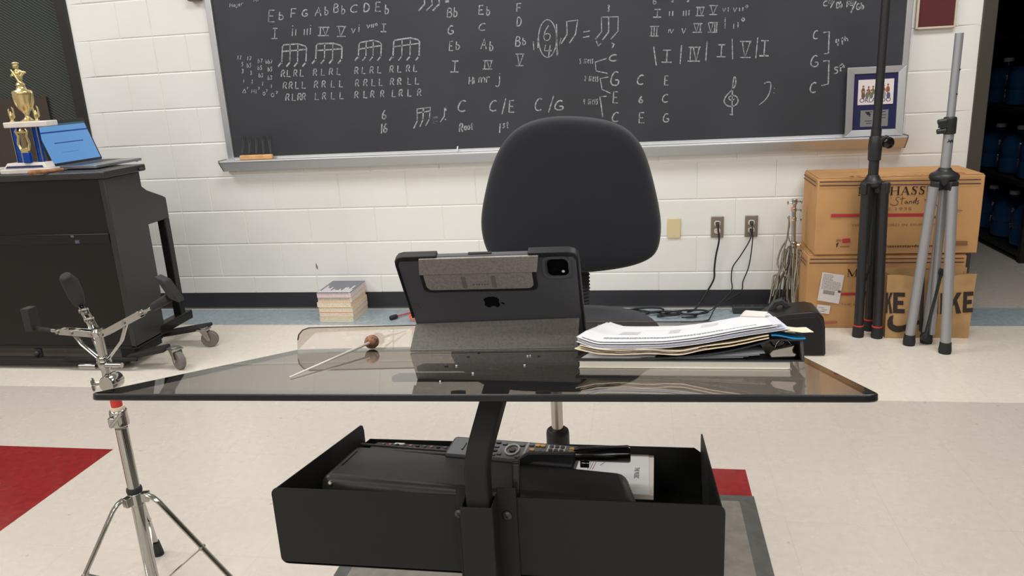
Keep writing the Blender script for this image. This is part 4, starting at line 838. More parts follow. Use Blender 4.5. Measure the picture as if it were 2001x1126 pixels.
# ------------------------------------------------------------------ cardboard boxes
def carton(name, x0, x1, y0, y1, z0, z1, label, rot=0.0, sag=0.0):
    t = thing(name, ((x0+x1)/2, (y0+y1)/2, z0), label, 'cardboard box', 'stacked cardboard cartons by the doorway')
    mb = MB(); n = 8; vs = []
    # slightly bulged walls
    def face(fn): mb.grid(fn, n, n)
    c_ = V(((x0+x1)/2, (y0+y1)/2, 0)); bu = 0.006
    def P_(x, y, z):
        a = (x-x0)/(x1-x0); b_ = (y-y0)/(y1-y0); c2 = (z-z0)/(z1-z0)
        by = -bu*math.sin(PI*a)*math.sin(PI*c2) if b_ < 0.01 else 0; bx_ = (-bu if a < 0.01 else bu)*math.sin(PI*b_)*math.sin(PI*c2) if (a < 0.01 or a > 0.99) else 0
        bz = 0.004*math.sin(PI*a)*math.sin(PI*b_)-sag*a*(1 if c2 > 0.99 else 0) if c2 > 0.99 else 0
        return V((x+bx_, y+by, z+bz))
    face(lambda u, v: P_(x0+(x1-x0)*u, y0, z0+(z1-z0)*v)); face(lambda u, v: P_(x1-(x1-x0)*u, y1, z0+(z1-z0)*v))
    face(lambda u, v: P_(x0, y1-(y1-y0)*u, z0+(z1-z0)*v)); face(lambda u, v: P_(x1, y0+(y1-y0)*u, z0+(z1-z0)*v))
    face(lambda u, v: P_(x0+(x1-x0)*u, y0+(y1-y0)*v, z1)); face(lambda u, v: P_(x0+(x1-x0)*u, y1-(y1-y0)*v, z0))
    o = mb.build('carton_body', M_card, t)
    me = o.data; bm = bmesh.new(); bm.from_mesh(me); bmesh.ops.remove_doubles(bm, verts=bm.verts, dist=0.0008); bm.to_mesh(me); bm.free()
    b_ = o.modifiers.new('bevel', 'BEVEL'); b_.width = 0.004; b_.segments = 2; b_.limit_method = 'ANGLE'; b_.angle_limit = math.radians(50)
    for p in me.polygons: p.use_smooth = True
    me.set_sharp_from_angle(angle=math.radians(40))
    # top flaps with the seam
    mb = MB(); mb.sheet(lambda u, v: P_(x0+0.006+(x1-x0-0.012)*u, y0+0.004+((y1-y0)/2-0.006)*v, z1)+V((0, 0, 0.0045)), 8, 4, (0, 0, 0.003)); mb.build('top_flap', M_card, t)
    mb = MB(); mb.sheet(lambda u, v: P_(x0+0.006+(x1-x0-0.012)*u, (y0+y1)/2+0.003+((y1-y0)/2-0.007)*v, z1)+V((0, 0, 0.0045)), 8, 4, (0, 0, 0.003)); mb.build('top_flap', M_card, t)
    return t
# serif capitals drawn as filled bars (unit height 1)
def serif_text(mb, s_, org, ex, ey, h, nrm, lift, gap=0.16, sc_w=1.0, mi=0):
    tk, tn, sf = 0.17, 0.06, 0.055
    GL = {
     'M': (1.02, [((.06, .06), (.06, .94), tn), ((.06, .94), (.5, .05), tk), ((.5, .05), (.92, .94), tn), ((.92, .94), (.92, .05), tk), ((-.04, .03), (.2, .03), sf), ((.74, .03), (1.08, .03), sf), ((-.04, .97), (.14, .97), sf), ((.86, .97), (1.08, .97), sf)]),
     'A': (.86, [((.06, .03), (.42, .95), tn), ((.42, .97), (.76, .03), tk), ((.18, .33), (.64, .33), tn), ((-.06, .03), (.20, .03), sf), ((.58, .03), (.94, .03), sf)]),
     'N': (.92, [((.08, .03), (.08, .97), tn), ((.08, .95), (.84, .05), tk), ((.84, .05), (.84, .97), tn), ((-.04, .03), (.22, .03), sf), ((-.04, .97), (.14, .97), sf), ((.70, .97), (.98, .97), sf)]),
     'H': (.92, [((.12, .03), (.12, .97), tk), ((.80, .03), (.80, .97), tk), ((.12, .5), (.8, .5), tn), ((-.04, .03), (.28, .03), sf), ((-.04, .97), (.28, .97), sf), ((.64, .03), (.96, .03), sf), ((.64, .97), (.96, .97), sf)]),
     'S': (.62, [((.54, .80), (.46, .93), tn), ((.46, .93), (.24, .95), tn), ((.24, .95), (.10, .76), tk*.8), ((.10, .74), (.52, .36), tk), ((.52, .34), (.40, .08), tk*.8), ((.40, .06), (.16, .06), tn), ((.16, .06), (.06, .24), tn), ((.56, .72), (.56, 1.0), sf), ((.04, .0), (.04, .3), sf)]),
     'E': (.78, [((.12, .03), (.12, .97), tk), ((.0, .96), (.68, .96), sf*1.2), ((.0, .04), (.72, .04), sf*1.2), ((.12, .52), (.52, .52), tn), ((.67, .72), (.67, .98), sf), ((.71, .02), (.71, .3), sf), ((.51, .38), (.51, .66), sf)]),
     'T': (.82, [((.41, .03), (.41, .95), tk), ((.02, .96), (.80, .96), sf*1.2), ((.22, .03), (.6, .03), sf), ((.03, .7), (.03, .98), sf), ((.79, .7), (.79, .98), sf)]),
     'U': (.88, [((.14, .3), (.14, .97), tk), ((.14, .3), (.28, .07), tk*.8), ((.28, .06), (.60, .06), tn), ((.60, .06), (.76, .3), tn), ((.76, .3), (.76, .97), tn), ((-.02, .97), (.3, .97), sf), ((.62, .97), (.9, .97), sf)]),
     'I': (.4, [((.2, .03), (.2, .97), tk), ((.04, .03), (.36, .03), sf), ((.04, .97), (.36, .97), sf)]),
     'C': (.8, [((.7, .78), (.55, .95), tn), ((.55, .95), (.3, .92), tn), ((.3, .92), (.1, .5), tk), ((.1, .5), (.3, .08), tk), ((.3, .06), (.58, .06), tn), ((.58, .06), (.72, .2), tn), ((.71, .7), (.71, 1.), sf)]),
    }
    x = 0.0; org = V(org); ex = V(ex); ey = V(ey); n = V(nrm)
    for c in s_:
        if c not in GL: x += 0.45; continue
        wd, st = GL[c]
        for i, (a, b_, th) in enumerate(st):
            pa = org+ex*((x+a[0])*h*sc_w)+ey*(a[1]*h); pb = org+ex*((x+b_[0])*h*sc_w)+ey*(b_[1]*h)
            mb.ribbon([pa, pb], th*h, n, lift+0.00002*i, mi)
        x += wd+gap
    return x*h*sc_w
UX, UZ, NY = V((1, 0, 0)), V((0, 0, 1)), V((0, -1, 0))
ZL = 0.372
lowb = carton('cardboard_box', 3.560, 4.282, -0.357, -0.04, 0.0, ZL, 'lower brown cardboard carton with white shipping labels, standing on the floor', sag=0.004)
upb = carton('cardboard_box', 3.586, 4.322, -0.362, -0.04, ZL+0.007, ZL+0.007+0.372, 'upper brown cardboard carton with big black lettering, on top of the stack', sag=0.0)
def fr(u, v, y): return PY(u, v, y)
def quadpx(mb, pts, y, mi=0):
    mb.add([PY(u, v, y) for u, v in pts], [(0, 1, 2, 3)], mi)
def line_strip(mb, u0, v0, u1, v1, y, wd, mi=0): mb.ribbon([PY(u0, v0, y), PY((u0+u1)/2, (v0+v1)/2, y), PY(u1, v1, y)], wd, NY, 0, mi)
YF = -0.3690; YF2 = -0.3640
mb = MB()
line_strip(mb, 1602, 356, 1917, 351, YF, 0.0045); line_strip(mb, 1602, 363.5, 1917, 359, YF, 0.0045)
mb.ribbon([V((3.5795, -0.345, 0.735)), V((3.5795, -0.06, 0.735))], 0.0045, (-1, 0, 0)); mb.ribbon([V((3.5795, -0.345, 0.717)), V((3.5795, -0.06, 0.717))], 0.0045, (-1, 0, 0))
mb.build('violet_stripes', M_inkblue, upb)
o1 = PY(1677, 383, YF); e1 = PY(1829, 379, YF); wd_ = (e1-o1).length
hcap = PY(1700, 366, YF).z-PY(1700, 383, YF).z
mb = MB(); trial = MB(); n_ = serif_text(trial, 'MANHASSET', o1, UX, UZ, hcap, NY, 0); exd = V((1, 0, -0.006)).normalized()
serif_text(mb, 'MANHASSET', o1, exd, UZ, hcap, NY, 0.0004, sc_w=0.190/n_*1.0 if False else (PY(1848, 379, YF).x-o1.x)/n_)
mb.build('maker_lettering', M_ink, upb)
# script line
mb = MB(); s0 = PY(1697, 402, YF)
def scr(pts, wd=0.0024):
    mb.ribbon([PY(1740+(x-760)/2.964, 320+y/2.964, YF) if False else PY(1480+x/2.964, 320+y/2.964, YF) for x, y in pts], wd, NY, 0.0002)
for st_ in ([(655, 232), (672, 198), (668, 236), (690, 200), (686, 238)], [(700, 215), (704, 232), (716, 216), (718, 234)], [(728, 216), (722, 226), (734, 232), (726, 238)], [(742, 218), (744, 234)], [(762, 220), (750, 228), (762, 234)], [(776, 196), (774, 202)],
            [(826, 196), (808, 194), (800, 208), (818, 220), (812, 238), (786, 244), (768, 232)], [(842, 190), (834, 234), (844, 234)], [(826, 206), (856, 200)], [(866, 214), (852, 224), (858, 234), (870, 216), (870, 234)], [(878, 234), (882, 214), (882, 224), (894, 212), (894, 232)], [(912, 212), (900, 222), (906, 232), (916, 214), (926, 188), (916, 234)], [(936, 212), (926, 218), (936, 228), (922, 236)]):
    scr(smooth_poly(smooth_poly(st_)))
mb.build('script_lettering', M_ink, upb)
mb = MB(); line_strip(mb, 1624, 421.5, 1815, 420, YF, 0.0150); mb.build('red_bar', M_redink, upb)
mb = MB(); text_poly(mb, 'SINCE 1935', PY(1693, 412, YF), exd, UZ, 0.020, NY, sx=2.05, lift=0.0003); text_poly(mb, 'THE LAST WORD IN OUR STANDS', PY(1663, 443, YF), exd, UZ, 0.016, NY, sx=1.75, lift=0.0003); mb.build('small_lettering', mat('faded_ink', (150, 104, 72), 0.85), upb)
mb = MB(); text_poly(mb, 'manhassetstands.com', PY(1708, 484, YF), exd, UZ, 0.020, NY, sx=1.5, bold=0.01, lift=0.0003); text_poly(mb, 'f', PY(1634, 483, YF), exd, UZ, 0.03, NY, bold=0.03, lift=0.0003); mb.build('web_lettering', M_ink, upb)
mb = MB(); line_strip(mb, 1642, 482, 1660, 482, YF, 0.006); line_strip(mb, 1634, 470, 1644, 470, YF, 0.010); mb.build('faint_print', mat('faded_ink', (150, 104, 72), 0.85), upb)
mb = MB(); mb.prism([PY(u, v, YF) for u, v in ((1646, 467), (1661, 466), (1661, 474), (1646, 475))], (0, 0.0006, 0)); mb.build('red_badge', M_redink, upb)
def barcode(mb, u0, u1, v0, v1, y, n, seed):
    r_ = random.Random(seed); u = u0
    while u < u1:
        w_ = r_.uniform(0.35, 1.1)*(u1-u0)/n; quadpx(mb, [(u, v1), (u+w_*.55, v1), (u+w_*.55, v0), (u, v0)], y); u += w_
mb = MB(); barcode(mb, 1861, 1891, 471, 480, YF, 34, 2); mb.build('barcode', mat('brown_print', (112, 76, 52), 0.85), upb)
# quill drawn at the right
mb = MB()
for st_ in ([(1120, 265), (1190, 272), (1125, 290)], [(960, 335), (1000, 318), (1060, 292), (1140, 272)], [(968, 205), (985, 222)], [(1030, 235), (1052, 250), (1062, 280), (1050, 305), (1015, 318)]): scr(st_, 0.003)
mb.build('quill_drawing', M_ink, upb)
mb = MB(); text_poly(mb, 'MUSIC STANDS', PZ(1660, 346, 0.756), UX, V((0, 1, 0)), 0.075, UZ, sx=1.0, bold=0.01, lift=0.0005); mb.build('top_lettering', M_redink, upb)
# lower box print and labels
mb = MB(); line_strip(mb, 1583, 507, 1884, 505, YF2, 0.0045); line_strip(mb, 1582, 514.5, 1884, 512.5, YF2, 0.0045); mb.ribbon([V((3.5535, -0.34, 0.340)), V((3.5535, -0.06, 0.340))], 0.0045, (-1, 0, 0)); mb.ribbon([V((3.5535, -0.34, 0.322)), V((3.5535, -0.06, 0.322))], 0.0045, (-1, 0, 0)); mb.build('violet_stripes', M_inkblue, lowb)
mb = MB(); o2 = PY(1656, 541, YF2); serif_text(mb, 'MANHASSET', o2, exd, UZ, hcap*0.95, NY, 0.0004, sc_w=(PY(1830, 538, YF2).x-o2.x)/n_); mb.build('maker_lettering', M_ink, lowb)
mb = MB(); line_strip(mb, 1643, 575, 1790, 573, YF2, 0.013); mb.build('red_bar', M_redink, lowb)
mb = MB(); text_poly(mb, 'THE LAST WORD IN OUR STANDS', PY(1642, 597, YF2), exd, UZ, 0.016, NY, sx=1.75, lift=0.0003); mb.build('small_lettering', mat('faded_ink', (150, 104, 72), 0.85), lowb)
mb = MB(); mb.prism([PY(u, v, YF2) for u, v in ((1610, 629), (1636, 628), (1636, 632), (1610, 634))], (0, 0.0006, 0)); mb.build('faded_badge', mat('faded_red', (170, 96, 84), 0.85), lowb)
lbl = MB(); lbl.prism([PY(u, v, YF2-0.0006) for u, v in ((1597, 587), (1639, 594), (1650, 538), (1607, 532))], (0, 0.0006, 0)); lb_ = lbl.build('shipping_label', mat('label_paper', (220, 212, 206), 0.7), lowb)
mb = MB()
def L_pt(a, b_): 
    A = [PY(u, v, YF2-0.0010) for u, v in ((1597, 587), (1639, 594), (1650, 538), (1607, 532))]
    return (A[0]*(1-a)+A[1]*a)*(1-b_)+(A[3]*(1-a)+A[2]*a)*b_
rl = random.Random(9)
for row in range(12):
    b0 = 0.93-row*0.045; a_ = 0.08
    while a_ < (0.5 if row < 5 else 0.9):
        w_ = rl.uniform(0.03, 0.10); mb.add([L_pt(a_, b0), L_pt(a_+w_*.7, b0), L_pt(a_+w_*.7, b0+.016), L_pt(a_, b0+.016)], [(0, 1, 2, 3)]); a_ += w_
a_ = 0.2
while a_ < 0.72:
    w_ = rl.uniform(0.012, 0.04); mb.add([L_pt(a_, .26), L_pt(a_+w_*.55, .26), L_pt(a_+w_*.55, .40), L_pt(a_, .40)], [(0, 1, 2, 3)]); a_ += w_
mb.add([L_pt(.86, .38), L_pt(.99, .38), L_pt(.99, .46), L_pt(.86, .46)], [(0, 1, 2, 3)])
mb.build('label_print', mat('grey_print', (88, 82, 82), 0.8), lb_)
lbl = MB(); lbl.prism([PY(u, v, YF2-0.0006) for u, v in ((1595, 611), (1620, 614), (1623, 598), (1597, 595))], (0, 0.0006, 0)); l2 = lbl.build('small_label', mat('label_paper', (220, 212, 206), 0.7), lowb)
mb = MB()
for (a_, b__) in ((1600, 601), (1606, 605), (1602, 608)): line_strip(mb, a_, b__, a_+10, b__+1, YF2-0.0009, 0.0022)
mb.build('label_print', mat('grey_print', (88, 82, 82), 0.8), l2)

# ------------------------------------------------------------------ paper shopping bag
bg = thing('shopping_bag', (4.07, -0.47, 0), 'open brown paper shopping bag with black printing, between the tripods in front of the cartons', 'paper bag')
bw0, bw1, by0, by1, bh = 3.900, 4.266, -0.505, -0.388, 0.312
def bagp(a, b_, h):    # a along front, b depth
    puff = 0.012*math.sin(PI*a)*math.sin(PI*min(h*1.2, 1)); fl = 0.004*math.sin(7*a+5*h)+0.003*math.sin(13*a-4*h)
    x = bw0+(bw1-bw0)*a+(-0.010+0.02*a)*h; y = by0+(by1-by0)*b_
    return V((x, y+(-(puff+fl) if b_ < 0.5 else puff+fl), bh*h+(0.006*math.sin(9*a)*h)-(0.014*math.sin(PI*a)*h*h if b_ < 0.5 else 0)))
def gus(u, h, s_):     # gusset between front and back
    p = bagp(s_, 0, h)*(1-u)+bagp(s_, 1, h)*u; d = -0.03*(1-abs(2*u-1))*h
    return p+V(((-d if s_ == 0 else d), 0, -0.012*(1-abs(2*u-1))*h))
mb = MB(); th = 0.0012
mb.sheet(lambda u, v: bagp(u, 0, v), 40, 24, (0, -th, 0)); mb.sheet(lambda u, v: bagp(u, 1, v), 24, 14, (0, -th, 0))
mb.sheet(lambda u, v: gus(u, v, 0), 8, 14, (th, 0, 0)); mb.sheet(lambda u, v: gus(u, v, 1), 8, 14, (th, 0, 0)); mb.box(bw0+.003, bw1-.003, by0+.003, by1-.003, 0.002, 0.004)
mb.build('paper_body', M_kraft, bg, smooth=40)
def bagfront(x, z):    # drop a printed point on the front of the bag
    h = z/bh; a = (x-bw0+0.010*h)/((bw1-bw0)+0.02*h)
    p = bagp(min(max(a, 0), 1), 0, h); return V((x, p.y-0.0030, z))
def bag_print(mb, polys, m=0):
    for poly in polys: mb.add([bagfront(x, z) for x, z in poly], [tuple(range(len(poly)))])
def subdiv(poly, n=5):
    return poly
def pxs(pts): return [(lambda p: (p.x, p.z))(PY(u, v, by0-0.008)) for u, v in pts]
mb = MB()
# right word: N I K E in heavy leaning capitals, cut by the tripod legs
def letter_px(s_, u0, u1, vt, vb, lean=2.2):
    W_ = u1-u0
    def P_(a, b_): return (u0+W_*a+lean*b_, vb+(vt-vb)*b_)
    D = {'N': [[(0, 0), (.28, 0), (.28, 1), (0, 1)], [(.72, 0), (1, 0), (1, 1), (.72, 1)], [(.28, 1), (.28, .55), (.72, 0), (.72, .45)]],
         'I': [[(0, 0), (1, 0), (1, 1), (0, 1)]],
         'K': [[(0, 0), (.36, 0), (.36, 1), (0, 1)], [(.36, .36), (.36, .66), (.66, 1), (1.05, 1)], [(.46, .52), (.66, 0), (1.08, 0), (.66, .66)]],
         'E': [[(0, 0), (.38, 0), (.38, 1), (0, 1)], [(.38, .80), (1, .80), (1, 1), (.38, 1)], [(.38, .40), (.88, .40), (.88, .60), (.38, .60)], [(.38, 0), (1, 0), (1, .20), (.38, .20)]]}
    return [pxs([P_(a, b_) for a, b_ in q]) for q in D[s_]]
for c, u0, u1, vt, vb in (('K', 1851, 1876, 572, 612), ('E', 1881, 1902, 571, 611), ('I', 1836, 1846, 573, 613), ('N', 1808, 1832, 573, 613), ('E', 1745, 1767, 573, 612), ('K', 1730, 1743, 573, 613)):
    bag_print(mb, letter_px(c, u0, u1, vt, vb))
sw_c = [(1735, 626), (1739, 619), (1746, 616), (1745, 622), (1743, 630), (1746, 636), (1754, 637), (1768, 634), (1790, 629), (1812, 622), (1832, 614)]
sw_b = [(1832, 615), (1806, 628), (1785, 639), (1765, 647), (1750, 649), (1739, 644), (1734, 636)]
bot = [(1734, 636), (1736, 641), (1739, 644), (1744, 647), (1750, 649), (1757, 649), (1765, 647), (1785, 639), (1806, 628), (1830, 616)]
top = [(1735, 626), (1739, 619), (1746, 616), (1744, 626), (1745, 634), (1752, 637), (1762, 636), (1780, 631), (1805, 623.5), (1832, 614)]
for i in range(9): bag_print(mb, [pxs([bot[i], bot[i+1], top[i+1], top[i]])])
mb.build('printing', mat('bag_print', (54, 44, 40), 0.85), bg)

# ------------------------------------------------------------------ tripod stands
bs = thing('tripod_stand', (3.82, -0.47, 0), 'tall black folded tripod stand with red rings above its feet', 'tripod stand')
SBY = -0.465
def sb(u, v, d=0): return PY(u, v, SBY+d)
px_ = sb(1707, 330)
mb = MB(); mb.tube([sb(1704, 352), sb(1738, -60)], 0.0185, 16) if False else mb.tube([V((px_.x, SBY, sb(1706, 352).z)), V((px_.x, SBY, sb(1716, 250).z))], 0.0225, 18); mb.build('outer_tube', M_black, bs, smooth=40)
mb = MB(); mb.tube([V((px_.x, SBY, sb(1716, 262).z)), V((px_.x, SBY, 1.78))], 0.0185, 18); mb.build('inner_tube', M_black, bs, smooth=40)
zc = sb(1714, 288).z
mb = MB(); mb.lathe((px_.x, SBY, zc-0.06), [(0.026, 0), (0.028, 0.006), (0.030, 0.07), (0.027, 0.105), (0.021, 0.115)], seg=20); mb.obox((px_.x+0.03, SBY-0.01, zc+0.03), (0.022, 0, 0.010), (0, 0.014, 0), (-0.006, 0, 0.016)); mb.build('clamp_collar', M_black, bs, bevel=0.004)
kc = sb(1736, 279, -0.02); mb = MB(); mb.lathe(kc+V((-0.004, 0.012, 0)), [(0.018, 0), (0.026, 0.004), (0.026, 0.02), (0.018, 0.026)], (0.25, -1, 0), 18); mb.build('clamp_knob', M_blackg, bs, smooth=40)
zh = sb(1708, 354).z
mb = MB(); mb.lathe((px_.x, SBY, zh-0.03), [(0.030, 0), (0.045, 0.010), (0.050, 0.028), (0.034, 0.040), (0.024, 0.062)], seg=20)
for a_ in (-2.4, -0.6, 1.5): d = V((math.cos(a_), math.sin(a_), 0)); mb.obox(V((px_.x, SBY, zh-0.028))+d*0.045, d*0.030, V((-d.y, d.x, 0))*0.016, (0, 0, 0.026))
mb.build('leg_hub', M_black, bs, bevel=0.004)
for k, (tu, bu_, dtop, dbot) in enumerate((((1693, 362), (1676, 660), -0.03, -0.02), ((1728, 358), (1713, 660), -0.03, -0.035), ((1712, 362), (1697, 650), 0.05, 0.075))):
    a = sb(tu[0], tu[1], dtop); b_ = sb(bu_[0], bu_[1], dbot); b_.z = 0.0
    mb = MB(); mb.tube([a, b_+V((0, 0, 0.04))], 0.0215, 14); lg = mb.build('leg', M_black, bs, smooth=40)
    mb = MB(); mb.tube([b_+V((0, 0, 0.055)), b_+V((0, 0, 0.012)), b_], [0.024, 0.027, 0.026], 14); mb.build('rubber_foot', M_rubber, lg, smooth=40)
    dd = (a-b_).normalized(); mb = MB(); mb.tube([b_+dd*0.055, b_+dd*0.061], 0.0245, 14); mb.build('red_ring', mat('red_band', (206, 62, 58), 0.5), lg, smooth=40)
mb = MB(); mb.tube([V((px_.x, SBY, zh-0.02)), V((px_.x-0.015, SBY+0.015, 0.20))], 0.014, 12); mb.build('centre_rod', M_blackm, bs, smooth=40)
mb = MB(); mb.lathe((px_.x-0.013, SBY+0.013, 0.19), [(0.022, 0), (0.022, 0.03)], seg=14)
for a_ in (-2.4, -0.6): d = V((math.cos(a_), math.sin(a_), 0)); mb.beam(V((px_.x-0.013, SBY+0.013, 0.205)), V((px_.x-0.01, SBY, 0.36))+d*0.03, 0.014, 0.006)
mb.build('spreader', M_blackm, bs, bevel=0.002)
# silver one
ss = thing('tripod_stand', (4.07, -0.60, 0), 'silver aluminium folded tripod stand with black collars, in front of the paper bag', 'tripod stand')
SSY = -0.60
def s2(u, v, d=0): return PY(u, v, SSY+d)
sx0 = s2(1850, 300).x
def sv(z): return V((sx0+0.012*(z-0.9)*0.6, SSY, z))
z_t, z_c0, z_c1, z_h = s2(1882, 64).z, s2(1856, 262).z, s2(1860, 228).z, s2(1845, 345).z
mb = MB(); mb.tube([sv(z_c0), sv(z_t)], 0.0165, 20); itb = mb.build('inner_tube', M_alutube, ss, smooth=40)
for (u, v) in ((1876, 136), (1870, 184)):
    c_ = s2(u, v, -0.0162); mb = MB(); mb.lathe(c_+V((0, 0.002, 0)), [(0.0035, 0), (0.0035, 0.0025)], (0, -1, 0), 10); mb.build('pin_hole', M_black, itb)
mb = MB(); mb.tube([sv(z_h-0.03), sv(z_c0+0.02)], 0.0205, 20); otb = mb.build('outer_tube', M_alutube, ss, smooth=40)
mb = MB()
for k in range(7):
    a_ = -1.95+0.18*k; zz0 = s2(1860, 275).z
    mb.obox(sv(zz0)+V((0.0207*math.cos(a_), 0.0207*math.sin(a_), 0.006*((k*5) % 3-1)*0.5)), V((-math.sin(a_), math.cos(a_), 0))*0.0016, V((math.cos(a_), math.sin(a_), 0))*0.0004, (0, 0, 0.006 if k % 2 else 0.004))
mb.build('sticker_print', M_black, otb)
zc = (z_c0+z_c1)/2; hh = (z_c1-z_c0)/2
mb = MB(); mb.lathe(sv(zc-hh), [(0.024, 0), (0.0265, 0.004), (0.0265, 2*hh-0.006), (0.022, 2*hh)], seg=20); mb.box(sx0-0.045, sx0-0.012, SSY-0.022, SSY+0.004, zc-0.010, zc+0.014); mb.build('clamp_collar', M_black, ss, bevel=0.003)
for s_ in (1, -1):
    mb = MB(); mb.tube([sv(zc+s_*hh*0.55)+V((-0.020, -0.012, 0)), sv(zc+s_*hh*0.55)+V((-0.052, -0.012, -0.004))], [0.012, 0.011], 12); mb.build('clamp_lug', M_black, ss, smooth=40)
mb = MB(); mb.lathe(sv(z_h-0.045), [(0.028, 0), (0.050, 0.018), (0.062, 0.045), (0.056, 0.058), (0.030, 0.072), (0.024, 0.085)], seg=24)
legs_ = (((1824, 366), (1777, 662), -0.045, -0.0), ((1862, 364), (1846, 688), -0.05, -0.105), ((1846, 368), (1810, 664), 0.045, 0.03))
for (tu, bu_, dt, db) in legs_:
    a = s2(tu[0], tu[1], dt); d = V((a.x-sx0, a.y-SSY, 0)).normalized(); mb.obox(sv(z_h-0.035)+d*0.045, d*0.022, V((-d.y, d.x, 0))*0.021, (0, 0, 0.020))
mb.build('leg_hub', M_black, ss, bevel=0.005)
for (tu, bu_, dt, db) in legs_:
    a = s2(tu[0], tu[1], dt); b_ = s2(bu_[0], bu_[1], db); b_.z = 0
    mb = MB(); mb.tube([a, b_+V((0, 0, 0.035))], 0.0215, 18); lg = mb.build('leg', M_alutube, ss, smooth=40)
    mb = MB(); mb.tube([b_+V((0, 0, 0.052)), b_+V((0, 0, 0.014)), b_], [0.0235, 0.027, 0.025], 16); mb.build('rubber_foot', M_rubber, lg, smooth=40)
a = s2(1840, 530, -0.01); b_ = s2(1808, 655, 0.0); b_.z = 0.035
mb = MB(); mb.beam(a, b_, 0.026, 0.012); mb.tube([a+V((0, -0.012, -0.005)), a+V((0, 0.012, -0.005))], 0.016, 14); mb.tube([b_+V((0, -0.012, 0.005)), b_+V((0, 0.012, 0.005))], 0.020, 14); mb.build('brace_strut', M_black, ss, bevel=0.002)
a2 = s2(1803, 540, 0.06); mb = MB(); mb.beam(a2, b_+V((0.0, 0.06, 0.01)), 0.024, 0.012); mb.build('brace_strut', M_black, ss, bevel=0.002)
mb = MB(); mb.tube([sv(z_h-0.05), V((b_.x+0.03, SSY+0.01, 0.05))], 0.016, 16); mb.build('centre_tube', M_alutube, ss, smooth=40)

# ------------------------------------------------------------------ folded cymbal stand
cs = thing('cymbal_stand', (3.49, -0.2, 0), 'folded chrome cymbal stand bundle leaning between the outlets and the cartons', 'cymbal stand')
CY = -0.20
def c2_(u, v, d=0): return PY(u, v, CY+d)
def cq(x, y, d=0): return c2_(1260+x/4.3316, 380+y/4.3316, d)    # from the enlarged detail
base = V((cq(1262, 975).x, CY, 0.0))
mb = MB(); mb.tube([V((base.x-0.004, CY, 0.03)), cq(1258, 420)], 0.0150, 16); mb.build('lower_tube', M_chrome, cs, smooth=40)
mb = MB(); mb.tube([cq(1258, 425), cq(1262, 130)], 0.0105, 14); mb.build('middle_tube', M_chrome, cs, smooth=40)
mb = MB(); mb.tube([cq(1262, 140), cq(1272, 55)], 0.0085, 12); mb.build('upper_tube', M_chrome, cs, smooth=40)
for (x, y, r, l, d) in ((1262, 130, 0.013, 0.02, 0), (1262, 210, 0.0135, 0.02, 0), (1258, 425, 0.018, 0.035, 0), (1268, 60, 0.014, 0.026, 0)):
    c_ = cq(x, y); mb = MB(); mb.lathe(c_-V((0, 0, l/2)), [(r*.9, 0), (r, 0.003), (r, l-0.003), (r*.9, l)], seg=14); mb.tube([c_, c_+V((0.028, -0.01, 0.0))], 0.004, 8); mb.ball(c_+V((0.032, -0.011, 0)), 0.008, .5, .6, 1.4); mb.build('clamp', M_chrome, cs, smooth=40)
c_ = cq(1212, 68); mb = MB(); mb.tube([cq(1262, 70), c_], 0.0035, 8); mb.ball(c_, 0.008, .6, .6, 1.4); mb.build('wing_nut', M_chrome, cs, smooth=40)
c_ = cq(1258, 118); mb = MB(); mb.lathe(c_-V((0, 0, 0.008)), [(0.0118, 0), (0.0118, 0.012)], seg=14); mb.build('pink_tape', mat('pink_tape', (226, 128, 122), 0.6), cs, smooth=40)
c_ = cq(1256, 212); mb = MB(); mb.lathe(c_-V((0, 0, 0.006)), [(0.0125, 0), (0.0125, 0.012)], seg=14); mb.build('beige_tape', mat('beige_tape', (220, 184, 148), 0.6), cs, smooth=40)
legsets = ([(1222, 180), (1215, 290), (1200, 390), (1178, 470), (1165, 560), (1190, 660), (1215, 740)], [(1205, 380), (1150, 470), (1122, 590), (1170, 650), (1210, 610), (1232, 520), (1225, 430)], [(1170, 480), (1140, 640), (1085, 780), (1052, 920)], [(1225, 470), (1200, 620), (1150, 740), (1140, 880)],
           [(1090, 690), (1075, 800), (1056, 915), (1070, 935), (1115, 830), (1140, 690), (1120, 680), (1090, 690)], [(1240, 440), (1215, 600), (1190, 750), (1180, 920)], [(1300, 470), (1325, 500), (1290, 640), (1300, 740), (1272, 830), (1280, 930)], [(1150, 700), (1170, 690), (1185, 720), (1165, 870), (1155, 900)], [(1245, 500), (1228, 640), (1205, 800), (1200, 930)], [(1210, 190), (1225, 250), (1212, 330), (1226, 400)], [(1215, 440), (1190, 540), (1180, 640), (1130, 760), (1108, 900)], [(1236, 560), (1222, 700), (1212, 820), (1222, 940)], [(1290, 460), (1286, 600), (1262, 760), (1268, 940)], [(1195, 460), (1168, 600), (1118, 720), (1082, 860)])
for k, pl_ in enumerate(legsets):
    dk = -0.035+0.006*((k*7) % 13) if k not in (6, 12) else -0.205
    mb = MB(); mb.tube(spline([cq(x, y, dk) for x, y in pl_], 3), 0.0068 if k not in (0, 9) else 0.0055, 8, flat=0.7); mb.build('folded_leg' if k not in (0, 9) else 'hinged_rod', M_chrome, cs, smooth=50)
for (x, y) in ((1056, 930), (1140, 900), (1182, 940), (1278, 950)):
    c_ = cq(x, y, -0.02); mb = MB(); mb.tube([c_+V((0, 0, 0.02)), V((c_.x, c_.y, max(c_.z-0.02, 0.012)))], [0.010, 0.013], 10); mb.build('rubber_foot', M_rubber, cs, smooth=40)

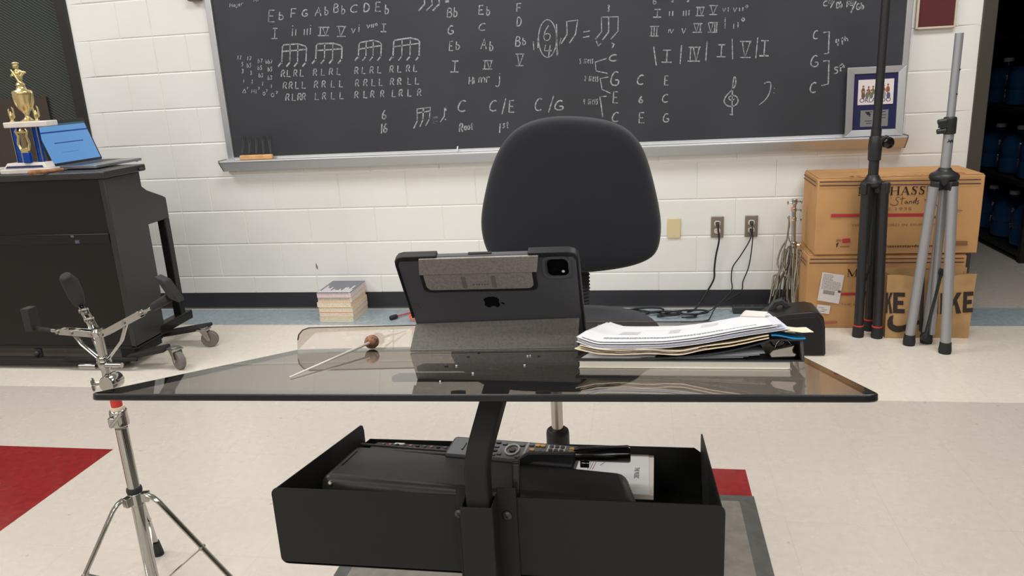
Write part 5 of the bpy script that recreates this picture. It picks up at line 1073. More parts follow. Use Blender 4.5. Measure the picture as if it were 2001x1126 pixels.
# ------------------------------------------------------------------ black speaker box behind the papers
fs = thing('floor_speaker', (3.43, -0.7, 0), 'glossy black rounded equipment case with a moulded handle on the floor behind the papers', 'equipment case')
YQ = -0.76
pr = [PY(u, v, YQ) for u, v in ((1613, 706), (1613, 640), (1610, 622), (1601, 613), (1585, 610), (1560, 612), (1535, 614), (1510, 620), (1490, 634), (1478, 655), (1470, 690), (1468, 712))]
mb = MB(); mb.prism([V((p.x, YQ, max(p.z, 0.004))) for p in pr], (0, 0.17, 0)); mb.build('case_body', mat('black_moulded', (27, 27, 28), 0.38), fs, bevel=0.022, seg=4)
pr2 = [PY(u, v, YQ) for u, v in ((1606, 700), (1606, 640), (1602, 625), (1590, 619), (1560, 621), (1530, 624), (1505, 634), (1490, 652), (1482, 700))]
mb = MB(); mb.prism([V((p.x, YQ-0.004, max(p.z, 0.012))) for p in pr2], (0, 0.008, 0)); mb.build('front_grille', mat('black_grille', (15, 15, 16), 0.6), fs, bevel=0.002)
YH = -0.66
hp = [(1497, 612), (1512, 590), (1528, 586), (1548, 600), (1562, 612), (1556, 616), (1544, 608), (1526, 596), (1518, 600), (1508, 618)]
mb = MB(); mb.prism([PY(u, v, YH) for u, v in hp], (0, 0.03, 0)); mb.build('handle', mat('dark_grey_plastic', (52, 54, 56), 0.5), fs, bevel=0.004)

# ------------------------------------------------------------------ drafting chair
ch = thing('office_chair', (2.56, -2.62, 0), 'tall black upholstered office chair with a rounded backrest behind the desk', 'chair')
CB = -2.36
out = [(1112, 227), (1150, 229.5), (1190, 236), (1222, 249), (1246, 272), (1262, 302), (1272, 335), (1282, 375), (1289, 410), (1293, 440), (1291, 470), (1284, 494), (1266, 508), (1235, 519), (1195, 526), (1150, 531), (1108, 532), (1060, 529), (1010, 521), (972, 510), (955, 496), (945, 470), (940, 440), (942, 408), (950, 368), (959, 330), (972, 296), (990, 268), (1015, 246), (1045, 234), (1078, 228)]
pc_ = PY(1117, 390, CB)
tilt_ = 0.10
def back_pt(u, v, k, d):
    p = PY(u, v, CB); q = pc_+(p-pc_)*k
    return V((q.x, CB+(q.z-pc_.z)*0.0+d, q.z))
prof_ = [(1.0, 0.030), (1.0, -0.006), (0.985, -0.022), (0.95, -0.034), (0.85, -0.046), (0.65, -0.055), (0.35, -0.060), (0.0, -0.062)]
mb = MB(); n = len(out); vs = []; fs_ = []
for k, d in [(0.0, 0.062), (0.5, 0.058), (0.9, 0.046), (0.98, 0.040)]+prof_:
    vs += [back_pt(u, v, max(k, 0.001), d) for u, v in out]
R = len(vs)//n
for i in range(R-1):
    for k in range(n): fs_.append((i*n+k, i*n+(k+1) % n, (i+1)*n+(k+1) % n, (i+1)*n+k))
mb.add(vs, fs_); bo = mb.build('backrest', M_fabric, ch, smooth=True)
bm = bmesh.new(); bm.from_mesh(bo.data); bmesh.ops.remove_doubles(bm, verts=bm.verts, dist=0.0009); bm.to_mesh(bo.data); bm.free()
s_ = bo.modifiers.new('sub', 'SUBSURF'); s_.levels = 1; s_.render_levels = 2
seatc = V((2.565, -2.60, 0.705))
def sup(t, a, b_, e=2.6):
    c, s2_ = math.cos(t), math.sin(t); return (a*abs(c)**(2/e)*(1 if c > 0 else -1), b_*abs(s2_)**(2/e)*(1 if s2_ > 0 else -1))
def cushion(c, a, b_, prof, n=36):
    m_ = MB(); vs = []; fs_ = []
    for k, z in prof:
        for i in range(n):
            x, y = sup(2*PI*i/n, a, b_); vs.append(c+V((x*k, y*k, z)))
    for r_ in range(len(prof)-1):
        for k in range(n): fs_.append((r_*n+k, r_*n+(k+1) % n, (r_+1)*n+(k+1) % n, (r_+1)*n+k))
    fs_.append(tuple(range(n-1, -1, -1))); fs_.append(tuple((len(prof)-1)*n+k for k in range(n)))
    return m_.add(vs, fs_)
cushion(seatc, 0.235, 0.205, [(0.90, 0.0), (0.97, 0.006), (1.0, 0.022), (0.99, 0.040), (0.94, 0.052), (0.7, 0.058), (0.3, 0.056)]).build('seat', M_fabric, ch, smooth=True)
cushion(seatc+V((0, 0, -0.022)), 0.20, 0.19, [(0.9, 0), (1, 0.006), (1, 0.020)]).build('seat_pan', M_black, ch, smooth=40)
mb = MB(); x_ = PY(1134, 560, -2.36).x
bar = [V((x_, -2.335, 0.90)), V((x_, -2.335, 0.78)), V((x_, -2.34, 0.72)), V((x_, -2.37, 0.680)), V((2.56, -2.55, 0.668))]
mb.tube(bar, 0.020, 10, flat=0.5); mb.build('back_support', M_black, ch, smooth=True)
mb = MB(); zz = PY(1140, 612, -2.335).z; prof = []
z_ = 0.0
while z_ < 0.18:
    prof += [(0.020, z_), (0.0235, z_+0.004), (0.020, z_+0.008)]; z_ += 0.009
mb.lathe((x_, -2.335, 0.73), prof, seg=16); mb.build('bellows_cover', M_rubber, ch, smooth=35)
cy_ = PY(1088, 800, -2.60)
mb = MB(); mb.tube([V((cy_.x, -2.60, 0.44)), V((cy_.x, -2.60, 0.685))], 0.0135, 18); mb.build('gas_lift', mat('worn_chrome', (190, 184, 176), 0.22, 1.0), ch, smooth=40)
mb = MB(); z0 = PY(1089, 838, -2.60).z; mb.lathe((cy_.x, -2.60, 0.10), [(0.030, 0), (0.027, z0-0.10-0.012), (0.0255, z0-0.10-0.003), (0.022, z0-0.10)], seg=22); mb.build('lift_sleeve', M_black, ch, smooth=40)
mb = MB(); mb.obox(V((2.56, -2.60, 0.674)), (0.07, 0, 0), (0, 0.09, 0), (0, 0, 0.014)); mb.tube([V((2.56, -2.60, 0.672)), V((2.74, -2.60, 0.668))], 0.006, 8); mb.build('tilt_mechanism', M_black, ch, bevel=0.004)
mb = MB(); mb.tube([V((cy_.x+0.16*math.cos(t), -2.60+0.16*math.sin(t), 0.27)) for t in [2*PI*i/32 for i in range(33)]], 0.009, 8); 
for k in range(4): mb.tube([V((cy_.x, -2.60, 0.27)), V((cy_.x+0.16*math.cos(k*PI/2+.4), -2.60+0.16*math.sin(k*PI/2+.4), 0.27))], 0.007, 8)
mb.build('foot_ring', M_chrome, ch, smooth=40)
for k in range(5):
    a_ = 0.3+k*2*PI/5; d = V((math.cos(a_), math.sin(a_), 0)); hb = V((cy_.x, -2.60, 0.10))
    mb = MB(); mb.tube([hb+d*0.02, hb+d*0.15+V((0, 0, 0.0)), hb+d*0.27+V((0, 0, -0.032))], [0.024, 0.021, 0.016], 10, flat=0.8); lg = mb.build('base_leg', M_black, ch, smooth=50)
    t_ = V((-d.y, d.x, 0)); mb = MB()
    for s_ in (1, -1): mb.lathe(hb+d*0.27+V((0, 0, -0.075))+t_*(0.006*s_), [(0.012, 0), (0.024, 0.001), (0.0255, 0.006), (0.024, 0.014), (0.012, 0.016)], t_*s_, 16)
    mb.tube([hb+d*0.27+V((0, 0, -0.075)), hb+d*0.27+V((0, 0, -0.035))], 0.006, 8); mb.build('caster', M_black, lg, smooth=40)
# ------------------------------------------------------------------ the conductor's desk
DA = V((0.99987809, 0.00543921, 0.01463633)); DB = V((-0.00144641, 0.96559982, -0.26002865)); DN = DA.cross(DB).normalized()
DO = V((2.18511828, -3.56696487, 1.01780269))
DW = 0.777
def D(a, b_, n=0.0): return DO+DA*a+DB*b_+DN*n
def PD(u, v, n=0.0):     # pixel -> point at height n above the desk plane
    d = V(ray(u, v)); o = V(CAMP); t = ((DO+DN*n)-o).dot(DN)/d.dot(DN); return o+d*t
dk = thing('conductor_desk', (2.56, -3.3, 0), 'black glass topped conductor desk on a bent steel post with a metal tray underneath', 'desk')
def smoked(name, tint, rough, ior):
    m = bpy.data.materials.new(name); m.use_nodes = True; nt = m.node_tree; nt.nodes.remove(nt.nodes['Principled BSDF']); om = nt.nodes['Material Output']
    tr_ = nt.nodes.new('ShaderNodeBsdfTransparent'); tr_.inputs[0].default_value = (*tint, 1); gl = nt.nodes.new('ShaderNodeBsdfGlossy'); gl.inputs['Roughness'].default_value = rough
    fr_ = nt.nodes.new('ShaderNodeFresnel'); fr_.inputs[0].default_value = ior; mx = nt.nodes.new('ShaderNodeMixShader')
    df = nt.nodes.new('ShaderNodeBsdfDiffuse'); df.inputs[0].default_value = rgb((90, 88, 86)); m2 = nt.nodes.new('ShaderNodeMixShader'); m2.inputs[0].default_value = 0.04
    nt.links.new(tr_.outputs[0], m2.inputs[1]); nt.links.new(df.outputs[0], m2.inputs[2])
    ge_ = nt.nodes.new('ShaderNodeNewGeometry'); sb1 = nt.nodes.new('ShaderNodeMath'); sb1.operation = 'SUBTRACT'; sb1.inputs[0].default_value = 1.0; nt.links.new(ge_.outputs['Backfacing'], sb1.inputs[1])
    fm_ = nt.nodes.new('ShaderNodeMath'); fm_.operation = 'MULTIPLY'; nt.links.new(fr_.outputs[0], fm_.inputs[0]); nt.links.new(sb1.outputs[0], fm_.inputs[1])
    nt.links.new(fm_.outputs[0], mx.inputs[0]); nt.links.new(m2.outputs[0], mx.inputs[1]); nt.links.new(gl.outputs[0], mx.inputs[2]); nt.links.new(mx.outputs[0], om.inputs['Surface'])
    return m
M_glass = smoked('smoked_glass', (0.57, 0.548, 0.535), 0.02, 1.5)
def far(a): return 0.495+0.045*math.sin(PI*a/DW)
r_ = 0.013
outl = [(a, far(a)) for a in [DW*(1-i/24) for i in range(25)]]
outl += [(r_+r_*math.cos(t), r_+r_*math.sin(t)) for t in [PI+PI/2*i/6 for i in range(7)]]
outl += [(DW-r_+r_*math.cos(t), r_+r_*math.sin(t)) for t in [1.5*PI+PI/2*i/6 for i in range(7)]]
mb = MB(); mb.prism([D(a, b2, -0.0072) for a, b2 in outl], DN*0.0072); mb.mi = [0, 0]+[1]*(len(mb.mi)-2); top = mb.build('glass_top', [M_glass, mat('black_edge', (22, 22, 23), 0.3)], dk, bevel=0.0016, seg=3); top.modifiers['bevel'].material = 1
M_lip = smoked('smoked_acrylic', (0.87, 0.845, 0.82), 0.02, 1.45)
# clear lip along the far edge
LH = 0.036; lipo = []
N_ = 30; mb = MB(); f_ = []; vs = []
def lip_h(a):
    rr = 0.020
    for e in (a, DW-a):
        if e < rr: return LH-rr+math.sqrt(max(rr*rr-(rr-e)**2, 0))
    return LH
as_ = [DW*(1-math.cos(PI*i/N_))/2 for i in range(N_+1)]
rows = []
for off in (0.0005, 0.0045):
    rows.append([D(a, far(a)+off, -0.008) for a in as_]); rows.append([D(a, far(a)+off, lip_h(a)) for a in as_])
n1 = N_+1; vs = rows[0]+rows[1]+rows[3]+rows[2]; fs_ = []
for r_i in range(4):
    o0, o1_ = r_i*n1, ((r_i+1) % 4)*n1
    for i in range(N_): fs_.append((o0+i, o0+i+1, o1_+i+1, o1_+i))
fs_.append((0, n1, 2*n1, 3*n1)); fs_.append((N_, n1+N_, 2*n1+N_, 3*n1+N_))
mb.add(vs, fs_); mb.build('clear_lip', M_lip, dk)
mb = MB(); mb.tube([D(a, far(a)+0.0025, lip_h(a)) for a in as_], 0.0011, 6); mb.build('lip_edge', mat('dark_acrylic_edge', (74, 66, 60), 0.3), dk, smooth=True)
for u in (893, 1060):
    p_ = PD(u, 770, -0.009); mb = MB(); mb.lathe(p_+DB*0.006+DN*0.002, [(0.008, 0), (0.008, 0.004), (0.005, 0.007)], -DN, 14); mb.build('mounting_knob', M_black, dk, smooth=40)
for bb in (0.225, 0.335):
    mb = MB(); mb.obox(D(0.40, bb, -0.0125), DA*0.14, DB*0.016, DN*0.004); mb.build('mounting_bar', M_blackm, dk, bevel=0.002)
# post
TYF = -3.355
X0 = PY(938, 990, TYF-0.018).x; hw = 0.0150
pb = V((X0, TYF-0.018, 0.848)); e_ = PX(966, 776, X0+0.018); dl_ = (e_-pb).normalized()
post = [V((X0, TYF-0.018, 0.02)), V((X0, TYF-0.018, 0.80)), V((X0, TYF-0.018, 0.826))]
for t in (0.15, 0.35, 0.6, 0.85): post.append((V((X0, TYF-0.018, 0.826))*(1-t)+pb*t)*(1-t)+(pb*(1-t)+(pb+dl_*0.022)*t)*t)
post += [pb+dl_*0.026, e_, e_+dl_*0.035]
mb = MB(); vs = []; fs_ = []
for i, p_ in enumerate(post):
    t = (post[min(i+1, len(post)-1)]-post[max(i-1, 0)]).normalized(); sx_ = V((1, 0, 0)); sx_ = (sx_-t*sx_.dot(t)).normalized(); sy_ = t.cross(sx_)
    vs += [p_+sx_*hw*a+sy_*hw*0.95*b2 for a, b2 in ((-1, -1), (1, -1), (1, 1), (-1, 1))]
for i in range(len(post)-1):
    for k in range(4): fs_.append((i*4+k, i*4+(k+1) % 4, (i+1)*4+(k+1) % 4, (i+1)*4+k))
fs_ += [(3, 2, 1, 0), tuple(len(vs)-4+k for k in range(4))]
mb.add(vs, fs_); mb.build('bent_post', M_blackm, dk, bevel=0.0035, seg=3)
xs0, xs1 = PY(906, 1000, TYF-0.022).x, PY(968, 1000, TYF-0.022).x
zs = PY(930, 993, TYF-0.04).z
mb = MB(); mb.box(xs0, xs1, TYF-0.040, TYF-0.0375, 0.0, zs); mb.box(xs0, xs0+0.0025, TYF-0.0375, TYF-0.003, 0.0, zs); mb.box(xs1-0.0025, xs1, TYF-0.0375, TYF-0.003, 0.0, zs); mb.build('post_sleeve', M_blackm, dk, bevel=0.0012)
xp1 = PY(1010, 1000, TYF-0.004).x
mb = MB(); mb.box(xs1-0.001, xp1, TYF-0.004, TYF-0.0015, 0.56, zs+0.008); mb.box(xs0-0.014, xs0+0.001, TYF-0.004, TYF-0.0015, 0.56, zs+0.008); mb.build('bracket_plate', M_blackm, dk, bevel=0.001)
for u, v in ((898, 1004), (991, 1008)):
    c_ = PY(u, v, TYF-0.005); mb = MB(); mb.lathe(c_, [(0.0066, 0), (0.0066, 0.0012), (0.005, 0.003), (0.002, 0.0036)], (0, -1, 0), 16); sc_o = mb.build('tray_screw', mat('dark_zinc', (84, 82, 80), 0.4, 0.6), dk, smooth=40)
    mb = MB(); mb.obox(c_+V((0, -0.0037, 0)), (0.0028, 0, 0.001), (0, 0.0003, 0), (-0.0003, 0, 0.0007)); mb.obox(c_+V((0, -0.0037, 0)), (-0.001, 0, 0.0028), (0, 0.0003, 0), (0.0007, 0, 0.0003)); mb.build('screw_slot', M_black, sc_o)
# tray
TX0, TX1 = 2.258, 2.852; TZ0, TZ1 = 0.668, 0.787
dep = V((0, 0.982931, -0.183970)); upv = V((0, 0.18397, 0.982931)); TD = 0.335; ORG = V((0, TYF, 0))
def T(x, d, h): return V((x, TYF, TZ0))+dep*d+V((0, 0, 1))*h
H = TZ1-TZ0
mb = MB(); mb.prism([V((x, TYF, z)) for x, z in rrect(TX0-0.006, TX1+0.004, TZ0, TZ1, 0.010, 4)], (0, 0.0018, 0)); mb.build('tray_front', M_blackm, dk)
mb = MB(); mb.prism([T(TX0, 0, 0.003), T(TX1, 0, 0.003), T(TX1, TD, 0.003), T(TX0, TD, 0.003)], (0, 0, -0.0018)); mb.build('tray_floor', M_blackm, dk)
for x, s_ in ((TX0, 1), (TX1-0.0018, 1)):
    mb = MB(); mb.prism([T(x, 0.002, 0.0), T(x, 0.002, H-0.001), T(x, TD-0.012, H-0.001), T(x, TD-0.004, H-0.004), T(x, TD, H-0.014), T(x, TD, 0)], (0.0018, 0, 0)); mb.build('tray_side', M_blackm, dk)
HR = H-0.030
mb = MB(); mb.prism([T(TX0+0.0018, TD-0.003, 0), T(TX1-0.0018, TD-0.003, 0), T(TX1-0.0018, TD-0.003, HR-0.008), T(TX1-0.012, TD-0.003, HR), T(TX0+0.012, TD-0.003, HR), T(TX0+0.0018, TD-0.003, HR-0.008)], dep*0.0018); mb.build('tray_rear', M_blackm, dk)
# base
mb = MB(); mb.box(X0-0.22, X0+0.22, TYF-0.26, TYF+0.24, 0.013, 0.022); mb.build('base_plate', M_blackm, dk, bevel=0.002)
# floor mat under the desk
fm = thing('floor_mat', (2.5, -2.9, 0), 'flat grey rubber mat with a darker sloping border on the floor under the desk', 'floor mat')
mb = MB(); mb.prism([(x, y, 0.0006) for x, y in rrect(1.95, 3.045, -4.0, -2.05, 0.006)], (0, 0, 0.0115)); mb.build('mat_field', M_grey, fm)
mb = MB()
for q_ in (((3.045, -2.05), (3.094, -2.0), (3.094, -4.05), (3.045, -4.0)), ((1.95, -2.05), (1.905, -2.0), (3.094, -2.0), (3.045, -2.05)), ((1.95, -4.0), (1.905, -4.05), (1.905, -2.0), (1.95, -2.05))):
    (a0, a1, a2, a3) = q_; mb.hexa([(a0[0], a0[1], 0.0006), (a1[0], a1[1], 0.0006), (a2[0], a2[1], 0.0006), (a3[0], a3[1], 0.0006), (a0[0], a0[1], 0.0121), (a1[0], a1[1], 0.002), (a2[0], a2[1], 0.002), (a3[0], a3[1], 0.0121)])
mb.build('mat_border', mat('dark_grey_rubber', (86, 86, 82), 0.85, noise=(30, 0.1)), fm)

# ------------------------------------------------------------------ tablet in its folio case
M_case = mat('charcoal_case', (86, 86, 90), 0.42)
M_folio = mat('leatherette_shade_lifted', (158, 151, 145), 0.62, noise=(300, 0.12), bump=(500, 0.35, 0.0006))  # tone lifted to make up for shade on the down-facing flap
psi, tau = 0.004, 0.770
TWD, THT = 0.2626, 0.1965
A0, B0 = 0.3519, 0.490
hx = (DA*math.cos(psi)+DB*math.sin(psi)); bk = (DA*math.sin(psi)-DB*math.cos(psi)); tu = (bk*math.sin(tau)+DN*math.cos(tau)).normalized(); tn = hx.cross(tu).normalized()
if tn.dot(bk) < 0: tn = -tn    # points at the viewer, away from the screen
TO = D(A0, B0, 0.003)-hx*(TWD/2)
def TP(a, h, n=0.0): return TO+hx*a+tu*h+tn*n
tb = thing('tablet', D(A0, B0), 'black tablet in a grey folding folio case propped up on the glass desk', 'tablet')
mb = MB(); mb.prism([TP(a, h, -0.008) for a, h in rrect(0, TWD, 0, THT, 0.013, 7)], tn*0.0085); body = mb.build('back_case', M_case, tb, bevel=0.0028, seg=3)
mb = MB(); mb.prism([TP(a, h, -0.0088) for a, h in rrect(0.006, TWD-0.006, 0.006, THT-0.006, 0.010, 6)], tn*0.001); mb.build('screen', mat('tablet_glass', (12, 14, 18), 0.06, emit=((150, 170, 190), 0.25)), body)
# thick bumper corners
for (x0, x1) in ((-0.0025, 0.062), (TWD-0.068, TWD+0.0025)):
    left = x0 < 0.05
    pr_ = []
    if left: pr_ = [(x1, THT-0.006), (x1, THT+0.0028), (0.012, THT+0.0028), (0.004, THT+0.0005), (-0.0015, THT-0.006), (-0.0025, THT-0.014), (-0.0025, 0.07), (0.001, 0.07), (0.001, THT-0.014), (0.006, THT-0.006)]
    else: pr_ = [(x0, THT-0.006), (x0, THT+0.0035), (TWD-0.012, THT+0.0035), (TWD-0.003, THT+0.0005), (TWD+0.002, THT-0.006), (TWD+0.003, THT-0.015), (TWD+0.003, 0.02), (TWD-0.001, 0.02), (TWD-0.001, THT-0.014), (TWD-0.006, THT-0.006)]
    mb = MB(); mb.prism([TP(a, h, -0.010) for a, h in pr_], tn*0.0122); mb.build('corner_bumper', mat('black_bumper', (34, 34, 36), 0.5), body, bevel=0.0012)
mb = MB(); mb.prism([TP(a, THT+0.0002, n) for a, n in ((0.108, -0.006), (0.142, -0.006), (0.142, -0.002), (0.108, -0.002))], tu*0.0016); mb.build('volume_button', M_black, body, bevel=0.0004)
# camera window
cx0, cx1, cy0, cy1 = TWD-0.050, TWD-0.009, THT-0.046, THT-0.005
mb = MB(); ring = rrect(cx0, cx1, cy0, cy1, 0.011, 6); inn = rrect(cx0+0.004, cx1-0.004, cy0+0.004, cy1-0.004, 0.008, 6); n = len(ring)
vs = [TP(a, h, 0.0005) for a, h in ring]+[TP(a, h, 0.0032) for a, h in ring]+[TP(a, h, 0.0028) for a, h in inn]+[TP(a, h, 0.0006) for a, h in inn]; fs_ = []
for r_i in range(3):
    for k in range(n): fs_.append((r_i*n+k, r_i*n+(k+1) % n, (r_i+1)*n+(k+1) % n, (r_i+1)*n+k))
mb.add(vs, fs_); cr_ = mb.build('camera_frame', M_case, tb, smooth=40)
mb = MB(); mb.prism([TP(a, h, 0.0006) for a, h in rrect(cx0+0.007, cx1-0.0045, cy0+0.0045, cy1-0.006, 0.008, 6)], tn*0.0012); cg = mb.build('camera_glass', mat('camera_black', (8, 8, 10), 0.08), tb)
for a, h, r2, m_, nm in ((cx1-0.016, cy1-0.015, 0.0062, M_blackg, 'lens'), (cx0+0.017, cy0+0.014, 0.0050, M_blackg, 'lens'), (cx1-0.012, cy0+0.0125, 0.0023, mat('lens_spark', (225, 220, 205), 0.2), 'flash')):
    mb = MB(); mb.lathe(TP(a, h, 0.0018), [(r2, 0), (r2, 0.0006), (r2*.7, 0.0009)], tn, 16); mb.build(nm, m_, cg, smooth=40)
# grey flap tucked over the top
fl_ = [(0.034, THT-0.0465), (0.034, THT-0.002), (0.210, THT-0.002), (0.210, THT-0.044), (0.207, THT-0.044)]
def flap_poly(a0, a1, h0, h1, r): return [(a0, h1), (a1, h1), (a1, h0+r)]+[(a1-r+r*math.cos(t), h0+r+r*math.sin(t)) for t in [-PI/2*i/5 for i in range(1, 5)]]+[(a1-r, h0), (a0+r, h0)]+[(a0+r+r*math.cos(t), h0+r+r*math.sin(t)) for t in [-PI/2-PI/2*i/5 for i in range(1, 5)]]+[(a0, h0+r)]
mb = MB(); mb.prism([TP(a, h, 0.0004) for a, h in flap_poly(0.0300, 0.2020, THT-0.0705, THT-0.034, 0.010)], tn*0.0014); mb.build('flap_shadow_plate', M_black, tb)  # black plate put in as the shadow around the flap
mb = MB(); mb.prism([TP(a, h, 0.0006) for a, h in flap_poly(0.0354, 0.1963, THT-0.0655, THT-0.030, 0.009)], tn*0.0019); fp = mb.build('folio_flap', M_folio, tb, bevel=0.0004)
mb = MB(); mb.prism([TP(a, h, 0.0006) for a, h in ((0.0300, THT-0.0325), (0.2040, THT-0.0320), (0.2090, THT-0.001), (0.0360, THT-0.001))], tn*0.0034); mb.build('folio_spine', mat('spine_leatherette_shade_lifted', (162, 155, 149), 0.55, noise=(300, 0.1), bump=(500, 0.35, 0.0006)), tb, bevel=0.0006)  # spine colour lifted against shade like the flap
M_emb = mat('embossed_grey', (120, 115, 110), 0.7)
for a in (0.094, 0.1385):
    mb = MB(); mb.prism([TP(x, h, 0.0025) for x, h in rrect(a-0.0035, a+0.0035, THT-0.0625, THT-0.0385, 0.002, 3)], tn*0.0001); mb.build('magnet_mark', M_emb, fp)
mb = MB()
for k, (x, l) in enumerate(((0.108, .003), (0.1125, .002), (0.116, .003), (0.1205, .0025), (0.1245, .002), (0.128, .002))):
    mb.add([TP(x-l*.6, THT-0.0565, .0027), TP(x+l*.6, THT-0.0565, .0027), TP(x+l*.6, THT-0.0535, .0027), TP(x-l*.6, THT-0.0535, .0027)], [(0, 1, 2, 3)])
mb.build('embossed_mark', M_emb, fp)
# fruit emblem on the case back, lying on its side with the tablet
ec = (0.1290, THT-0.095)
def emb(p): return TP(ec[0]+p[1]*0.0125, ec[1]-p[0]*0.0125+0.0, 0.0007)
ap = [(0, .82), (.28, .92), (.55, .95), (.85, .72), (.93, .5), (.72, .32), (.66, .05), (.74, -.22), (.95, -.38), (.82, -.72), (.58, -.98), (.38, -1.02), (.12, -.92), (-.12, -.92), (-.38, -1.02), (-.6, -.95), (-.85, -.6), (-.98, -.15), (-.98, .3), (-.8, .72), (-.5, .93), (-.25, .9)]
lf = [(.02, 1.05), (.06, 1.3), (.22, 1.5), (.42, 1.58), (.40, 1.35), (.24, 1.12)]
def emb2(p): return TP(ec[0]+p[1]*0.0122, ec[1]-p[0]*0.0122, 0.0007)
mb = MB(); mb.add([emb2(p) for p in ap], [tuple(range(len(ap)))]); mb.add([emb2(p) for p in lf], [tuple(range(len(lf)))]); mb.build('fruit_emblem', mat('gloss_emblem', (18, 18, 20), 0.25), tb)
for k, (a, h) in enumerate(((0.0065, THT-0.0895), (0.0080, THT-0.0940), (0.0095, THT-0.0985))):
    mb = MB(); mb.lathe(TP(a+0.006, h-0.006, 0.0004), [(0.0009, 0), (0.0009, 0.0004)], tn, 10); mb.build('contact_dot', M_steel, body)
# stand panel of the folio
sBL, sBR = D(0.217, 0.428, 0.0025), D(0.474, 0.450, 0.0025)
sTL, sTR = TP(0.0014, 0.059, 0.0035), TP(0.258, 0.067, 0.0035)
def stp(u, v):
    p_ = (sBL*(1-u)+sBR*u)*(1-v)+(sTL*(1-u)+sTR*u)*v
    nrm = (sBR-sBL).cross(sTL-sBL).normalized(); crease = 0.0030*max(0, 1-abs(v-0.42)/0.42)
    return p_-nrm*crease*(1 if nrm.dot(tn) > 0 else -1)*-0.0+ (tn*-0.002*max(0, 1-abs(v-0.42)/0.3))
nst = (sBR-sBL).cross(sTL-sBL).normalized()
mb = MB(); mb.sheet(lambda u, v: stp(u, v), 12, 14, nst*0.0022); mb.build('folio_stand', mat('folio_stand_leatherette', (104, 99, 93), 0.55, noise=(300, 0.12), bump=(500, 0.35, 0.0006)), tb, smooth=40)  # same leatherette as the flap, darker copy without the lift against shade
mb = MB(); off = nst*0.0004
mb.ribbon([stp(0.012, v)+off for v in [0.04+0.92*i/12 for i in range(13)]], 0.0008, nst); mb.ribbon([stp(0.988, v)+off for v in [0.04+0.92*i/12 for i in range(13)]], 0.0008, nst); mb.ribbon([stp(u, 0.03)+off for u in [0.012+0.976*i/10 for i in range(11)]], 0.0008, nst); mb.build('edge_stitching', mat('pale_stitch', (118, 114, 110), 0.7), tb)
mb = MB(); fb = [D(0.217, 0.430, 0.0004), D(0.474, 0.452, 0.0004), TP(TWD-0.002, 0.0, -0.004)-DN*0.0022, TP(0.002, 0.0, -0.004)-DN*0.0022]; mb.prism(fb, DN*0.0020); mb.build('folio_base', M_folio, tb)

# ------------------------------------------------------------------ baton
t0 = PD(567, 737, 0.0018); cb_ = PD(725, 683, 0.0); hb_ = cb_+DN*0.0118
bt = thing('baton', cb_, 'white conducting baton with a brown cork bulb handle lying on the glass desk', 'baton')
dd = (hb_-t0).normalized(); Lb = (hb_-t0).length
mb = MB(); mb.tube([t0, t0+dd*(Lb*0.5), hb_-dd*0.008], [0.0010, 0.0016, 0.0024], 10); mb.build('shaft', mat('white_lacquer', (224, 218, 206), 0.4), bt, smooth=True)
mb = MB(); mb.lathe(hb_-dd*0.014, [(0.0035, 0), (0.0060, 0.002), (0.0095, 0.009), (0.0115, 0.018), (0.0112, 0.025), (0.0085, 0.031), (0.003, 0.034)], dd, 18); mb.build('cork_handle', mat('cork', (150, 106, 78), 0.75, noise=(160, 0.4)), bt, smooth=60)
# crumbs
rcx = random.Random(2)
for k, (u, v, c) in enumerate(((915, 697.5, 0), (935, 690, 0), (1053, 696.5, 0), (872, 716, 0), (1031, 697, 1), (1036, 696, 1), (892, 716, 1), (1025, 715, 1), (860, 747, 1), (924, 731, 1))):
    p_ = PD(u, v, 0.0); mb = MB(); s_ = 0.0022 if c == 0 else 0.0012
    mb.obox(p_+DN*0.0009, (DA*math.cos(k)+DB*math.sin(k))*s_, (DB*math.cos(k)-DA*math.sin(k))*s_*0.6, DN*0.0007)
    tag(mb.build('paper_crumb', M_black if c == 0 else M_white, bevel=0.0003), 'tiny %s crumb on the glass desk in front of the tablet stand' % ('black' if c == 0 else 'white'), 'crumb', 'black crumbs on the desk' if c == 0 else 'white crumbs on the desk')

# ------------------------------------------------------------------ stack of music on the desk
def stack_item(name, label, cat, group, fn, th, mats, nu=22, nv=16, nrm=None):
    mb = MB(); mb.sheet(fn, nu, nv, (nrm or DN)*th)
    o = mb.build(name, mats, None, smooth=35); tag(o, label, cat, group); return o
S0 = PD(1131, 719.5, 0.0); S1 = PD(1548, 722.5, 0.0); sa = (S1-S0).dot(DA); 
A_l = (S0-DO).dot(DA); B_l = (S0-DO).dot(DB); A_r = (S1-DO).dot(DA); B_r = (S1-DO).dot(DB)
se = (S1-S0); SW = se.length; se.normalize(); sf_ = DN.cross(se).normalized()
def S(a, b2, n): return S0+se*a+sf_*b2+DN*n        # stack frame: a across, b away, n up
SL = 0.285
sb_ = thing('score_book', S(SW/2, SL/2, 0), 'cream edged score book lying flat at the bottom of the desk music pile', 'score book')
mb = MB(); mb.prism([S(a, b2, 0.0012) for a, b2 in ((0.001, 0.001), (SW-0.002, 0.001), (SW-0.002, SL), (0.001, SL))], DN*0.0066); mb.build('page_block', mat('cream_pages', (240, 234, 218), 0.8), sb_)
for n0 in (0.0002, 0.0078):
    mb = MB(); mb.prism([S(a, b2, n0) for a, b2 in ((0, 0), (SW-0.004, 0), (SW, 0.004), (SW, SL), (0, SL))], DN*0.0010); mb.build('cover', M_white if n0 > 0.005 else M_off, sb_, bevel=0.0003)
